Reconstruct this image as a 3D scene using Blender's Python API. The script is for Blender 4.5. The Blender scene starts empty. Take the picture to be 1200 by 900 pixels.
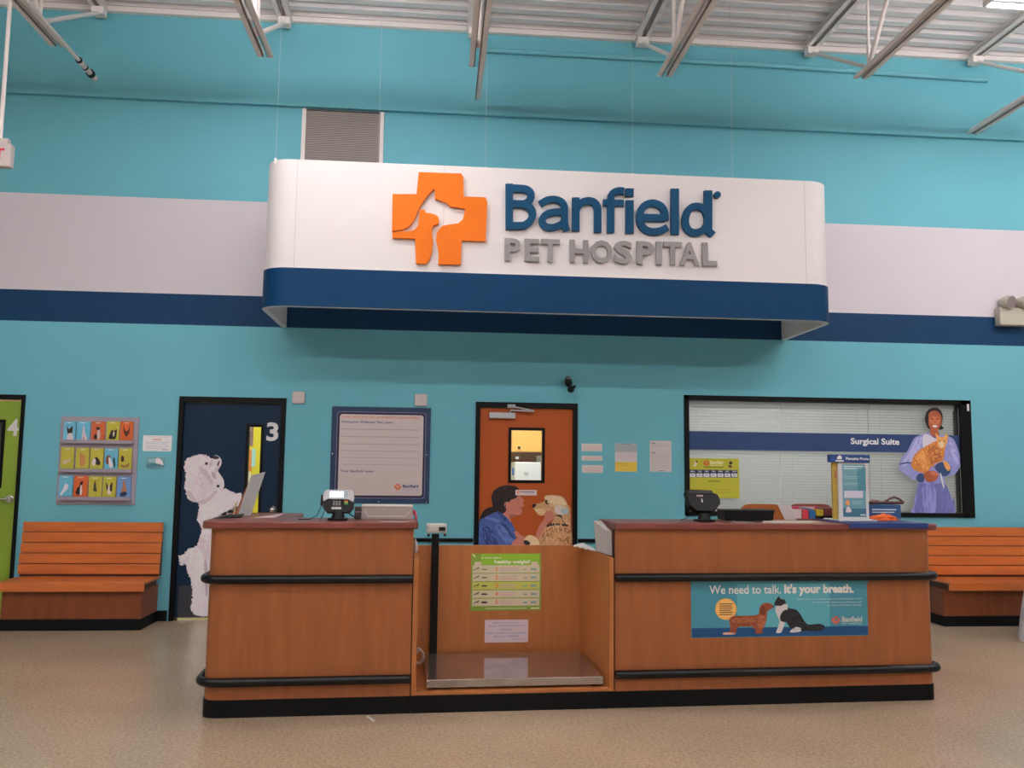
import bpy, bmesh, math, random
from mathutils import Vector, Matrix
random.seed(7)
scene = bpy.context.scene
COL = scene.collection
PI = math.pi

# ------------------------------------------------------------------ camera
FPX, PITCH, YAW, ROLL, CH, CD = 996.6283, .0990, .0872, .0116, 1.5018, 8.6491
cy_, sy_, cp_, sp_, cr_, sr_ = math.cos(YAW), math.sin(YAW), math.cos(PITCH), math.sin(PITCH), math.cos(ROLL), math.sin(ROLL)
FW = Vector((sy_*cp_, cy_*cp_, sp_)); r0 = Vector((cy_, -sy_, 0)); u0 = r0.cross(FW)
RT = cr_*r0 + sr_*u0; UP = -sr_*r0 + cr_*u0
CAM = Vector((0, -CD, CH))
cam = bpy.data.objects.new('camera', bpy.data.cameras.new('camera')); COL.objects.link(cam)
cam.matrix_world = Matrix(((RT.x, UP.x, -FW.x, CAM.x), (RT.y, UP.y, -FW.y, CAM.y), (RT.z, UP.z, -FW.z, CAM.z), (0, 0, 0, 1)))
cam.data.sensor_width = 36; cam.data.lens = 36*FPX/1200; cam.data.clip_start = .05; cam.data.clip_end = 100
scene.camera = cam

def ray(px, py): return FW + RT*((px-600)/FPX) - UP*((py-450)/FPX)

# ------------------------------------------------------------------ colour and materials
def lin(v): return v/12.92 if v <= .04045 else ((v+.055)/1.055)**2.4
def hexlin(h, il=1.0):
    h = h.lstrip('#'); return tuple(min(.92, lin(int(h[i:i+2], 16)/255)/il) for i in (0, 2, 4))
MATS = {}
def M(name, col, rough=.6, metal=0., spec=.5, emit=None, es=0., coat=0.):
    if name in MATS: return MATS[name]
    m = bpy.data.materials.new(name); m.use_nodes = True
    b = m.node_tree.nodes['Principled BSDF']
    b.inputs['Base Color'].default_value = (*col, 1); b.inputs['Roughness'].default_value = rough
    b.inputs['Metallic'].default_value = metal; b.inputs['Specular IOR Level'].default_value = spec
    if coat: b.inputs['Coat Weight'].default_value = coat; b.inputs['Coat Roughness'].default_value = .15
    if emit: b.inputs['Emission Color'].default_value = (*emit, 1); b.inputs['Emission Strength'].default_value = es
    MATS[name] = m; return m
def nodes(m): return m.node_tree.nodes, m.node_tree.links, m.node_tree.nodes['Principled BSDF']
def mottled(name, col, col2, scale=(3, 3, 3), rough=.6, spec=.5, detail=4, fac=(.35, .65), bump=0., coat=0.):
    """procedural two-tone noise material in object space"""
    if name in MATS: return MATS[name]
    m = M(name, col, rough, spec=spec, coat=coat); N, L, b = nodes(m)
    tc = N.new('ShaderNodeTexCoord'); mp = N.new('ShaderNodeMapping'); mp.inputs['Scale'].default_value = scale
    nz = N.new('ShaderNodeTexNoise'); nz.inputs['Scale'].default_value = 1; nz.inputs['Detail'].default_value = detail
    cr = N.new('ShaderNodeValToRGB'); cr.color_ramp.elements[0].position = fac[0]; cr.color_ramp.elements[1].position = fac[1]
    cr.color_ramp.elements[0].color = (*col2, 1); cr.color_ramp.elements[1].color = (*col, 1)
    L.new(tc.outputs['Object'], mp.inputs[0]); L.new(mp.outputs[0], nz.inputs['Vector']); L.new(nz.outputs[0], cr.inputs[0]); L.new(cr.outputs[0], b.inputs['Base Color'])
    if bump:
        bp = N.new('ShaderNodeBump'); bp.inputs['Strength'].default_value = bump; bp.inputs['Distance'].default_value = .002
        L.new(nz.outputs[0], bp.inputs['Height']); L.new(bp.outputs[0], b.inputs['Normal'])
    return m
def ink(h, il=.55, rough=.5, spec=.4): return M('print_%s_%d' % (h.lstrip('#'), int(il*100)), hexlin(h, il), rough, spec=spec)

TEAL = (.182, .55, .66)
def wall_material():
    m = M('painted_wall_bands', TEAL, .6, spec=.22); N, L, b = nodes(m)
    geo = N.new('ShaderNodeNewGeometry'); sep = N.new('ShaderNodeSeparateXYZ'); L.new(geo.outputs['Position'], sep.inputs[0])
    cr = N.new('ShaderNodeValToRGB'); cr.color_ramp.interpolation = 'CONSTANT'
    mr = N.new('ShaderNodeMath'); mr.operation = 'DIVIDE'; mr.inputs[1].default_value = 10; L.new(sep.outputs['Z'], mr.inputs[0])
    e = cr.color_ramp.elements
    e[0].position = 0; e[0].color = (*TEAL, 1)
    e[1].position = .2875; e[1].color = (.006, .050, .135, 1)
    a = e.new(.3191); a.color = (.76, .715, .78, 1)
    a = e.new(.4146); a.color = (TEAL[0]*.93, TEAL[1]*.95, TEAL[2]*.95, 1)  # same teal above, toned down in colour to stand for weaker light
    nz = N.new('ShaderNodeTexNoise'); nz.inputs['Scale'].default_value = .8; nz.inputs['Detail'].default_value = 3; L.new(geo.outputs['Position'], nz.inputs['Vector'])
    mx = N.new('ShaderNodeMix'); mx.data_type = 'RGBA'; mx.blend_type = 'MULTIPLY'; mx.inputs['Factor'].default_value = .10
    L.new(mr.outputs[0], cr.inputs[0]); L.new(cr.outputs[0], mx.inputs['A']); L.new(nz.outputs[0], mx.inputs['B']); L.new(mx.outputs['Result'], b.inputs['Base Color'])
    n2 = N.new('ShaderNodeTexNoise'); n2.inputs['Scale'].default_value = 60; L.new(geo.outputs['Position'], n2.inputs['Vector'])
    bp = N.new('ShaderNodeBump'); bp.inputs['Strength'].default_value = .08; bp.inputs['Distance'].default_value = .003; L.new(n2.outputs[0], bp.inputs['Height']); L.new(bp.outputs[0], b.inputs['Normal'])
    return m
def floor_material():
    m = M('speckled_floor', (.5, .38, .29), .24, spec=.5); N, L, b = nodes(m)
    tc = N.new('ShaderNodeTexCoord')
    n1 = N.new('ShaderNodeTexNoise'); n1.inputs['Scale'].default_value = 55; n1.inputs['Detail'].default_value = 5; n1.inputs['Roughness'].default_value = .7
    n2 = N.new('ShaderNodeTexNoise'); n2.inputs['Scale'].default_value = 1.2; n2.inputs['Detail'].default_value = 3
    c1 = N.new('ShaderNodeValToRGB'); c1.color_ramp.elements[0].position = .38; c1.color_ramp.elements[1].position = .62
    c1.color_ramp.elements[0].color = (.46, .335, .215, 1); c1.color_ramp.elements[1].color = (.69, .54, .385, 1)
    mx = N.new('ShaderNodeMix'); mx.data_type = 'RGBA'; mx.blend_type = 'MULTIPLY'; mx.inputs['Factor'].default_value = .35
    vo = N.new('ShaderNodeTexVoronoi'); vo.inputs['Scale'].default_value = 30; c2 = N.new('ShaderNodeValToRGB')
    c2.color_ramp.elements[0].position = .0; c2.color_ramp.elements[1].position = .10; c2.color_ramp.elements[0].color = (.8, .74, .68, 1); c2.color_ramp.elements[1].color = (0, 0, 0, 1)
    m2 = N.new('ShaderNodeMix'); m2.data_type = 'RGBA'; m2.blend_type = 'LIGHTEN'; m2.inputs['Factor'].default_value = .35
    for n in (n1, n2, vo): L.new(tc.outputs['Object'], n.inputs['Vector'])
    L.new(n1.outputs[0], c1.inputs[0]); L.new(c1.outputs[0], mx.inputs['A']); L.new(n2.outputs[0], mx.inputs['B'])
    L.new(vo.outputs['Distance'], c2.inputs[0]); L.new(mx.outputs['Result'], m2.inputs['A']); L.new(c2.outputs[0], m2.inputs['B']); L.new(m2.outputs['Result'], b.inputs['Base Color'])
    return m
def glass_material(name='window_glass', tint=(1, 1, 1)):
    if name in MATS: return MATS[name]
    m = bpy.data.materials.new(name); m.use_nodes = True; N, L = m.node_tree.nodes, m.node_tree.links; N.clear()
    o = N.new('ShaderNodeOutputMaterial'); t = N.new('ShaderNodeBsdfTransparent'); t.inputs[0].default_value = (*tint, 1); g = N.new('ShaderNodeBsdfGlossy'); g.inputs['Roughness'].default_value = .03
    f = N.new('ShaderNodeFresnel'); f.inputs[0].default_value = 1.45; mx = N.new('ShaderNodeMixShader')
    L.new(f.outputs[0], mx.inputs[0]); L.new(t.outputs[0], mx.inputs[1]); L.new(g.outputs[0], mx.inputs[2]); L.new(mx.outputs[0], o.inputs[0])
    MATS[name] = m; return m

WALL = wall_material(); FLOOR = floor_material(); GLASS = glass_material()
WOOD = mottled('cherry_laminate', (.365, .118, .035), (.295, .092, .028), (22, 22, 2.6), .38, .45, 5, (.3, .7), coat=.1)
WOODI = mottled('cherry_laminate_lightened', (.50, .185, .055), (.41, .145, .043), (18, 18, 2.2), .42, .4, 5, (.3, .7))  # same laminate as the counters, lightened to offset the shade inside the bay
TOPM = mottled('red_brown_countertop', (.245, .066, .050), (.19, .05, .038), (6, 6, 6), .32, .5, 4)
BENCHW = mottled('orange_cherry_bench', (.68, .185, .040), (.55, .145, .032), (2.4, 14, 20), .32, .5, 5, coat=.15)
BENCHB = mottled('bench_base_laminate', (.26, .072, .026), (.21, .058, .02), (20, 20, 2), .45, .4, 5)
BLACKV = M('black_vinyl', (.004, .004, .005), .55, spec=.2)
RAILM = M('black_rubber_rail', (.004, .0045, .006), .22, spec=.35)
FRAMEK = M('black_painted_frame', (.004, .004, .005), .45, spec=.18)
STEELW = M('white_painted_steel', (.90, .83, .80), .55, spec=.3)
DECKM = M('white_painted_deck', (.86, .82, .83), .55, spec=.3)
WHITE = M('white_panel', (.83, .79, .79), .42, spec=.4)
SIGNBLUE = M('sign_blue', (.003, .048, .135), .45, spec=.12)
LETBLUE = M('letter_blue', (.004, .07, .165), .45, spec=.15)
LETGREY = M('letter_grey', (.27, .26, .26), .4)
ORANGE = M('logo_orange', (.86, .19, .006), .5, spec=.2)
CHROME = M('brushed_steel', (.62, .60, .58), .25, 1.)
CREAM = M('cream_plastic', (.55, .52, .43), .45)
DARKP = M('dark_plastic', (.005, .005, .006), .4, spec=.25)
GREYP = M('grey_plastic', (.28, .27, .26), .45)
SILVERP = M('silver_plastic', (.55, .55, .58), .3)

# ------------------------------------------------------------------ mesh builder (world coordinates)
class MB:
    def __init__(s): s.v = []; s.f = []; s.m = []; s.mats = []; s.sm = []
    def mi(s, mat):
        if mat not in s.mats: s.mats.append(mat)
        return s.mats.index(mat)
    def add(s, vs, fs, mat, smooth=False):
        o = len(s.v); s.v += [Vector(p) for p in vs]; k = s.mi(mat)
        for f in fs: s.f.append([i+o for i in f]); s.m.append(k); s.sm.append(smooth)
    def bm(s, b, mat, X=None, smooth=False):
        b.verts.ensure_lookup_table(); b.verts.index_update()
        s.add([(X @ v.co if X else v.co.copy()) for v in b.verts], [[v.index for v in f.verts] for f in b.faces], mat, smooth); b.free()
    def box(s, a, c, mat, bev=0., T=None, seg=2):
        b = bmesh.new(); bmesh.ops.create_cube(b, size=1)
        a = Vector(a); c = Vector(c)
        for v in b.verts: v.co = Vector([(a[i]+c[i])/2 + v.co[i]*abs(c[i]-a[i]) for i in range(3)])
        if bev: bmesh.ops.bevel(b, geom=list(b.edges), offset=bev, segments=seg, profile=.5, affect='EDGES')
        s.bm(b, mat, T); return s
    def prism(s, pts, vec, mat, T=None):
        vec = Vector(vec); P = [Vector(p) for p in pts]; Q = [p+vec for p in P]; n = len(P)
        if T: P = [T @ p for p in P]; Q = [T @ q for q in Q]
        s.add(P+Q, [list(range(n))[::-1], [n+i for i in range(n)]] + [[i, (i+1) % n, n+(i+1) % n, n+i] for i in range(n)], mat); return s
    def poly(s, pts, mat): s.add(pts, [list(range(len(pts)))], mat); return s
    def tube(s, pts, r, mat, seg=10, cap=True, T=None):
        P = [Vector(p) for p in pts]
        if T: P = [T @ p for p in P]
        n = len(P); rs = r if isinstance(r, (list, tuple)) else [r]*n
        prev = None; vs = []; fs = []
        for i, p in enumerate(P):
            d = (P[min(i+1, n-1)]-P[max(i-1, 0)]).normalized()
            if prev is None:
                a = d.orthogonal().normalized()
            else:
                a = (prev - d*prev.dot(d)); a = a.normalized() if a.length > 1e-6 else d.orthogonal().normalized()
            prev = a; b = d.cross(a)
            for k in range(seg):
                t = 2*PI*k/seg; vs.append(p + (a*math.cos(t)+b*math.sin(t))*rs[i])
        for i in range(n-1):
            for k in range(seg): fs.append([i*seg+k, i*seg+(k+1) % seg, (i+1)*seg+(k+1) % seg, (i+1)*seg+k])
        s.add(vs, fs, mat, True)
        if cap: s.add(vs[:seg], [list(range(seg))[::-1]], mat); s.add(vs[-seg:], [list(range(seg))], mat)
        return s
    def ball(s, c, r, mat, seg=16, sc=(1, 1, 1)):
        b = bmesh.new(); bmesh.ops.create_uvsphere(b, u_segments=seg, v_segments=seg//2+2, radius=1)
        s.bm(b, mat, Matrix.Translation(Vector(c)) @ Matrix.Diagonal((r*sc[0], r*sc[1], r*sc[2], 1)), True); return s
    def build(s, name, parent=None, **props):
        me = bpy.data.meshes.new(name); inv = ROOTINV.get(parent.name) if parent else None
        vs = [inv @ p for p in s.v] if inv is not None else s.v
        me.from_pydata([tuple(p) for p in vs], [], s.f)
        for m in s.mats: me.materials.append(m)
        me.polygons.foreach_set('material_index', s.m); me.polygons.foreach_set('use_smooth', s.sm)
        b = bmesh.new(); b.from_mesh(me)
        if name not in FLAT:
            bmesh.ops.recalc_face_normals(b, faces=b.faces)
        b.to_mesh(me); b.free(); me.update()
        o = bpy.data.objects.new(name, me); COL.objects.link(o)
        if parent: o.parent = parent; ROOTINV[o.name] = inv if inv is not None else Matrix()
        else: ROOTINV[o.name] = Matrix()
        for k, v in props.items(): o[k] = v
        return o
ROOTINV = {}; FLAT = set()
def tag(o, label, cat, group=None):
    o['label'] = label; o['category'] = cat
    if group: o['group'] = group
    return o
def thing(name, label, cat, loc, rz=0., group=None):
    o = bpy.data.objects.new(name, None); COL.objects.link(o); o.location = loc; o.rotation_euler = (0, 0, rz); o.empty_display_size = .1
    ROOTINV[o.name] = (Matrix.Translation(Vector(loc)) @ Matrix.Rotation(rz, 4, 'Z')).inverted()
    return tag(o, label, cat, group)
def single(mb, name, label, cat, loc, group=None, rz=0.):
    """a one-mesh thing whose origin sits at loc"""
    R = Matrix.Translation(Vector(loc)) @ Matrix.Rotation(rz, 4, 'Z'); inv = R.inverted()
    mb.v = [inv @ p for p in mb.v]; o = mb.build(name); ROOTINV[o.name] = inv; o.location = loc; o.rotation_euler = (0, 0, rz); return tag(o, label, cat, group)
def struct(mb, name, parent=None, loc=None):
    if loc is not None:
        mb.v = [p-Vector(loc) for p in mb.v]; o = mb.build(name); o.location = loc; ROOTINV[o.name] = Matrix.Translation(-Vector(loc))
    else: o = mb.build(name, parent)
    if parent is None: o['kind'] = 'structure'
    return o
def copy_tree(o, loc, label, parent=None):
    c = o.copy(); COL.objects.link(c)
    if parent is None:
        c.location = loc; c['label'] = label
    else: c.parent = parent
    for ch in [x for x in bpy.data.objects if x.parent == o]: copy_tree(ch, None, None, c)
    return c

# ------------------------------------------------------------------ planes, lettering and flat printed art
class Plane:
    def __init__(s, o, R, U=(0, 0, 1)):
        s.o = Vector(o); s.R = Vector(R).normalized(); s.U = Vector(U).normalized(); s.N = s.R.cross(s.U)
    def w(s, a, b, h=0.): return s.o + s.R*a + s.U*b + s.N*h
    def px(s, x, y):
        d = ray(x, y); t = (s.o-CAM).dot(s.N)/d.dot(s.N); p = CAM + d*t - s.o; return p.dot(s.R), p.dot(s.U)
def wallp(y): return Plane((0, y, 0), (1, 0, 0))
TH = .0432; DX = Vector((math.cos(TH), math.sin(TH), 0)); DY = Vector((-math.sin(TH), math.cos(TH), 0)); D0 = Vector((0, -3.2209, 0))
DT = Matrix.Translation(D0) @ Matrix.Rotation(TH, 4, 'Z')         # counter coordinates (u along, v back, z up) -> world
def D(u, v, z): return D0 + DX*u + DY*v + Vector((0, 0, z))
def deskp(v): return Plane(D(0, v, 0), DX)

def glyphs(txt, offset=0.):
    cu = bpy.data.curves.new('t', 'FONT'); cu.body = txt; cu.size = 1; cu.offset = offset; cu.resolution_u = 3
    o = bpy.data.objects.new('t', cu); COL.objects.link(o)
    dg = bpy.context.evaluated_depsgraph_get(); dg.update()
    me = bpy.data.meshes.new_from_object(o.evaluated_get(dg))
    vs = [tuple(v.co) for v in me.vertices]; fs = [list(p.vertices) for p in me.polygons]
    bpy.data.objects.remove(o); bpy.data.curves.remove(cu); bpy.data.meshes.remove(me)
    return vs, fs
CAPH = {}
def text_geo(txt, offset=0.):
    if 'H' not in CAPH:
        v, _ = glyphs('H'); CAPH['H'] = max(p[1] for p in v)
    vs, fs = glyphs(txt, offset)
    x0 = min(p[0] for p in vs); x1 = max(p[0] for p in vs)
    return [((p[0]-x0)/(x1-x0), p[1]/CAPH['H']) for p in vs], fs

def smooth(pts, n=4):
    out = []; k = len(pts)
    for i in range(k):
        p0, p1, p2, p3 = pts[i-1], pts[i], pts[(i+1) % k], pts[(i+2) % k]
        for j in range(n):
            t = j/n; t2 = t*t; t3 = t2*t
            out.append(tuple(.5*(2*p1[c] + (p2[c]-p0[c])*t + (2*p0[c]-5*p1[c]+4*p2[c]-p3[c])*t2 + (3*p1[c]-p0[c]-3*p2[c]+p3[c])*t3) for c in (0, 1)))
    return out
class Art:
    """flat print on a plane; coordinates are read off in photo pixels with (ox, oy, s) as origin and enlargement of the reading"""
    def __init__(s, pl, ox=0, oy=0, sc=1., step=.0004, base=0.): s.pl = pl; s.o = (ox, oy, sc); s.mb = MB(); s.step = step; s.base = base
    def P(s, x, y): return s.pl.px(s.o[0]+x/s.o[2], s.o[1]+y/s.o[2])
    def h(s, l): return s.base + s.step*l
    def poly(s, mat, pts, l=1, sm=True):
        if sm: pts = smooth(pts)
        s.mb.poly([s.pl.w(*s.P(x, y), s.h(l)) for x, y in pts], mat); return s
    def rect(s, mat, x0, y0, x1, y1, l=1, r=0.):
        a0, b0 = s.P(x0, y0); a1, b1 = s.P(x1, y1)
        a0, a1 = sorted((a0, a1)); b0, b1 = sorted((b0, b1))
        s.mb.poly([s.pl.w(a, b, s.h(l)) for a, b in rrect(a0, b0, a1, b1, r)], mat); return s
    def disc(s, mat, x, y, r, l=1, ry=None, n=24):
        ry = ry or r; return s.poly(mat, [(x+r*math.cos(2*PI*i/n), y+ry*math.sin(2*PI*i/n)) for i in range(n)], l, False)
    def text(s, mat, txt, x0, yb, x1, cap, l=2, off=0., yb2=None):
        a0, b0 = s.P(x0, yb); a1, b1 = s.P(x1, yb if yb2 is None else yb2); _, bt = s.P(x0, yb-cap)
        hh = bt-b0; b = (b0+b1)/2; vs, fs = text_geo(txt, off)
        s.mb.add([s.pl.w(a0+p[0]*(a1-a0), b+p[1]*hh, s.h(l)) for p in vs], fs, mat); return s
    def bars(s, mat, x0, x1, ys, t, l=2):
        for i, y in enumerate(ys): s.rect(mat, x0, y-t/2, x1-(x1-x0)*[0, .08, .03, .15][i % 4], y+t/2, l)
        return s
def inside(p, poly):
    c = False; x, y = p
    for i in range(len(poly)):
        (x0, y0), (x1, y1) = poly[i-1], poly[i]
        if (y0 > y) != (y1 > y) and x < (x1-x0)*(y-y0)/(y1-y0)+x0: c = not c
    return c
def tufts(A, poly, mats, n, ln, wd, ang, l, spread=40, seed=1, edge=False):
    """short brush marks of the print: hair, wool or cloth folds"""
    R_ = random.Random(seed); P = smooth(poly); xs = [p[0] for p in P]; ys_ = [p[1] for p in P]; k = 0; tries = 0
    while k < n and tries < n*40:
        tries += 1
        if edge: q = R_.choice(P); x, y = q[0]+R_.uniform(-3, 3), q[1]+R_.uniform(-3, 3)
        else:
            x, y = R_.uniform(min(xs), max(xs)), R_.uniform(min(ys_), max(ys_))
            if not inside((x, y), P): continue
        a = math.radians((ang(x, y) if callable(ang) else ang)+R_.uniform(-spread, spread)); L_ = ln*R_.uniform(.6, 1.3); W_ = wd*R_.uniform(.6, 1.3); ca, sa = math.cos(a), math.sin(a)
        pts = [(-L_/2, 0), (-L_/5, -W_/2), (L_/4, -W_/2.2), (L_/2, 0), (L_/4, W_/2.2), (-L_/5, W_/2)]
        A.poly(mats[R_.randrange(len(mats))], [(x+u*ca-v*sa, y+u*sa+v*ca) for u, v in pts], l+.01*(k % 150), False); k += 1
def rrect(x0, y0, x1, y1, r, n=5):
    if not r: return [(x0, y0), (x1, y0), (x1, y1), (x0, y1)]
    out = []
    for cx, cy, a in ((x1-r, y0+r, -PI/2), (x1-r, y1-r, 0), (x0+r, y1-r, PI/2), (x0+r, y0+r, PI)):
        for i in range(n+1): out.append((cx+r*math.cos(a+PI/2*i/n), cy+r*math.sin(a+PI/2*i/n)))
    return out
FLAT.update(('printed_cover', 'print', 'printed_design', 'decal', 'printed_face'))
def slab(pl, a0, b0, a1, b1, d, mat, mb=None, r=0., h0=0.):
    mb = mb or MB(); mb.prism([pl.w(a, b, h0) for a, b in rrect(min(a0, a1), min(b0, b1), max(a0, a1), max(b0, b1), r)], pl.N*d, mat); return mb
def pxslab(pl, x0, y0, x1, y1, d, mat, mb=None, r=0., h0=0.):
    a0, b0 = pl.px(x0, y0); a1, b1 = pl.px(x1, y1); return slab(pl, a0, b0, a1, b1, d, mat, mb, r, h0)

CROSS_A = [(65, 240), (245, 240), (262, 75), (580, 85), (598, 110), (600, 258), (765, 265), (778, 300), (765, 595), (585, 590), (578, 770), (408, 768), (412, 700), (405, 640), (393, 580), (395, 545), (410, 510), (440, 480), (500, 468), (560, 460), (595, 430), (608, 375), (608, 348), (560, 340), (500, 333), (470, 305), (430, 288), (385, 275), (380, 200), (350, 225), (320, 262), (290, 305), (262, 350), (240, 410), (215, 455), (180, 490), (130, 510), (60, 518)]
CROSS_B = [(62, 526), (64, 570), (235, 575), (240, 760), (310, 765), (340, 740), (360, 680), (370, 600), (362, 540), (360, 510), (372, 478), (410, 465), (415, 440), (408, 412), (385, 395), (350, 385), (318, 382), (305, 360), (285, 357), (266, 348), (264, 420), (255, 480), (230, 510), (190, 520), (130, 522)]
def mini_logo(A, x, y, s, mat, l):
    """the cross with its two pieces, x,y = centre, s = width"""
    for P in (CROSS_A, CROSS_B): A.poly(mat, [(x+(p[0]-420)/718*s, y+(p[1]-420)/718*s) for p in P], l, False)

# ================================================================== THE SETTING
XL, XR, YB, ZT = -9.5, 11.5, -15.5, 6.17
fl = MB(); fl.box((XL, YB, -.08), (XR, 3.0, 0), FLOOR); struct(fl, 'floor')

# back wall with openings; bands are paint, the darker upper teal has shade put into its colour
holes = [(-5.42, 0, -3.999, 2.155), (-2.535, 0, -1.514, 2.155), (.396, 0, 1.429, 2.155), (2.567, 1.05, 5.665, 2.275)]
def wall_with_holes(x0, x1, z0, z1, y0, y1, holes, mat):
    mb = MB(); xs = sorted({x0, x1, *[h[0] for h in holes], *[h[2] for h in holes]}); zs = sorted({z0, z1, *[h[1] for h in holes], *[h[3] for h in holes]})
    def solid(cx, cz): return not any(h[0] < cx < h[2] and h[1] < cz < h[3] for h in holes)
    for i in range(len(xs)-1):
        for j in range(len(zs)-1):
            cx, cz = (xs[i]+xs[i+1])/2, (zs[j]+zs[j+1])/2
            if solid(cx, cz):
                a, b, c, d = xs[i], xs[i+1], zs[j], zs[j+1]
                mb.add([(a, y0, c), (b, y0, c), (b, y0, d), (a, y0, d)], [[0, 1, 2, 3]], mat); mb.add([(a, y1, c), (b, y1, c), (b, y1, d), (a, y1, d)], [[3, 2, 1, 0]], mat)
    for h in holes:
        a, c, b, d = h
        mb.add([(a, y0, c), (a, y1, c), (a, y1, d), (a, y0, d)], [[0, 1, 2, 3]], mat); mb.add([(b, y0, c), (b, y1, c), (b, y1, d), (b, y0, d)], [[3, 2, 1, 0]], mat)
        mb.add([(a, y0, d), (b, y0, d), (b, y1, d), (a, y1, d)], [[0, 1, 2, 3]], mat)
        if c > 0: mb.add([(a, y0, c), (b, y0, c), (b, y1, c), (a, y1, c)], [[3, 2, 1, 0]], mat)
    return mb
FLAT.add('wall_back')
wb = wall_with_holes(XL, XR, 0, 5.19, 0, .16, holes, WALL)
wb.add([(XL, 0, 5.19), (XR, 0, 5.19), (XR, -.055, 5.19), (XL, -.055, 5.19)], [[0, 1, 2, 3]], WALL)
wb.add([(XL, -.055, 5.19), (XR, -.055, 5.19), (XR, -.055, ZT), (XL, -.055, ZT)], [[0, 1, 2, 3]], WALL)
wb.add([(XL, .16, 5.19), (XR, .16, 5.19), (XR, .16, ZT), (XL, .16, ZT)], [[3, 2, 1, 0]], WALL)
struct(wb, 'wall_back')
SIDEW = M('store_side_wall_paint', (.55, .56, .55), .7)
for nm, a, b in (('wall_left', (XL-.1, YB, 0), (XL, 0, ZT)), ('wall_right', (XR, YB, 0), (XR+.1, 0, ZT)), ('wall_front', (XL, YB-.1, 0), (XR, YB, ZT))):
    m = MB(); m.box(a, b, SIDEW); struct(m, nm)
# corrugated steel deck, flutes run along x
cm = MB(); ys = []; y = .16; P = .184
while y > YB:
    ys += [(y, 6.135), (y-.088, 6.135), (y-.104, 6.205), (y-.168, 6.205)]; y -= P
FLAT.add('ceiling')
pts = ys
cm.add([(XL, a, b) for a, b in pts]+[(XR, a, b) for a, b in pts], [[i, i+1, len(pts)+i+1, len(pts)+i] for i in range(len(pts)-1)], DECKM)
cm.box((XL, YB, 6.24), (XR, .16, 6.30), DECKM)
struct(cm, 'ceiling')
# white steel angle under the edge of the deck (ledger)
t = MB(); t.box((XL, -.115, 6.072), (XR, -.056, 6.128), STEELW, .004); struct(t, 'trim_1')
t = MB()
for a, b in ((-1.49, .38), (1.445, XR)): t.box((a, -.03, .765), (b, -.001, .802), RAILM, .006)
struct(t, 'trim_2')
t = MB()
for a, b in ((XL, -5.44), (-3.99, -2.56), (-1.49, .38), (1.445, XR)): t.box((a, -.014, 0.001), (b, -.001, .10), BLACKV, .004)
struct(t, 'baseboard_back')

# ---------------- doors
W0 = wallp(0)
def door(idx, x0, x1, panel_mat, rec=.05, zt=2.115, fw=.052):
    y = rec; m = MB(); m.box((x0, y, .012), (x1, y+.045, zt), panel_mat, .002)
    d = struct(m, 'door_%d' % idx, loc=((x0+x1)/2, y, 0))
    f = MB()
    f.box((x0-fw, -.018, 0.001), (x0-.001, .12, zt+fw+.012), FRAMEK, .003); f.box((x1+.001, -.018, .001), (x1+fw, .12, zt+fw+.012), FRAMEK, .003)
    f.box((x0-.0012, -.018, zt+.004), (x1+.0012, .12, zt+fw+.012), FRAMEK, .003)
    f.build('door_frame', d); return d
GREEN = M('lime_green_door', (.26, .40, .035), .45); NAVY = M('navy_door', (.008, .026, .062), .5, spec=.2); ORD = M('orange_door', (.52, .105, .018), .5, spec=.25)
def door_window(d, x0, z0, x1, z1, rec, fw=.028, glass=True, pane=None):
    f = MB(); y = rec-.012
    for a, b in (((x0-fw, y, z0-fw), (x1+fw, rec, z0)), ((x0-fw, y, z1), (x1+fw, rec, z1+fw)), ((x0-fw, y, z0), (x0, rec, z1)), ((x1, y, z0), (x1+fw, rec, z1))): f.box(a, b, FRAMEK, .002)
    f.build('window_frame', d)
def panel_with_window(idx, x0, x1, mat, rec, win, zt=2.115, fw=.048):
    """door leaf with a real opening"""
    wx0, wz0, wx1, wz1 = win; m = MB(); y0, y1 = rec, rec+.045
    for a, b in (((x0, y0, .028), (wx0, y1, zt)), ((wx1, y0, .028), (x1, y1, zt)), ((wx0, y0, .028), (wx1, y1, wz0)), ((wx0, y0, wz1), (wx1, y1, zt))): m.box(a, b, mat)
    d = struct(m, 'door_%d' % idx, loc=((x0+x1)/2, rec, 0))
    f = MB()
    f.box((x0-fw, -.018, 0.001), (x0-.001, .12, zt+fw+.012), FRAMEK, .003); f.box((x1+.001, -.018, .001), (x1+fw, .12, zt+fw+.012), FRAMEK, .003)
    f.box((x0-.0012, -.018, zt+.004), (x1+.0012, .12, zt+fw+.012), FRAMEK, .003); f.build('door_frame', d)
    door_window(d, wx0, wz0, wx1, wz1, rec)
    g = MB(); g.box((wx0, rec+.018, wz0), (wx1, rec+.024, wz1), GLASS); g.build('glass_pane', d)
    return d
REC = .02
def threshold(d, x0, x1):
    s = MB(); s.box((x0, -.012, .0005), (x1, .06, .007), CHROME, .002); s.build('threshold', d)
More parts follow.
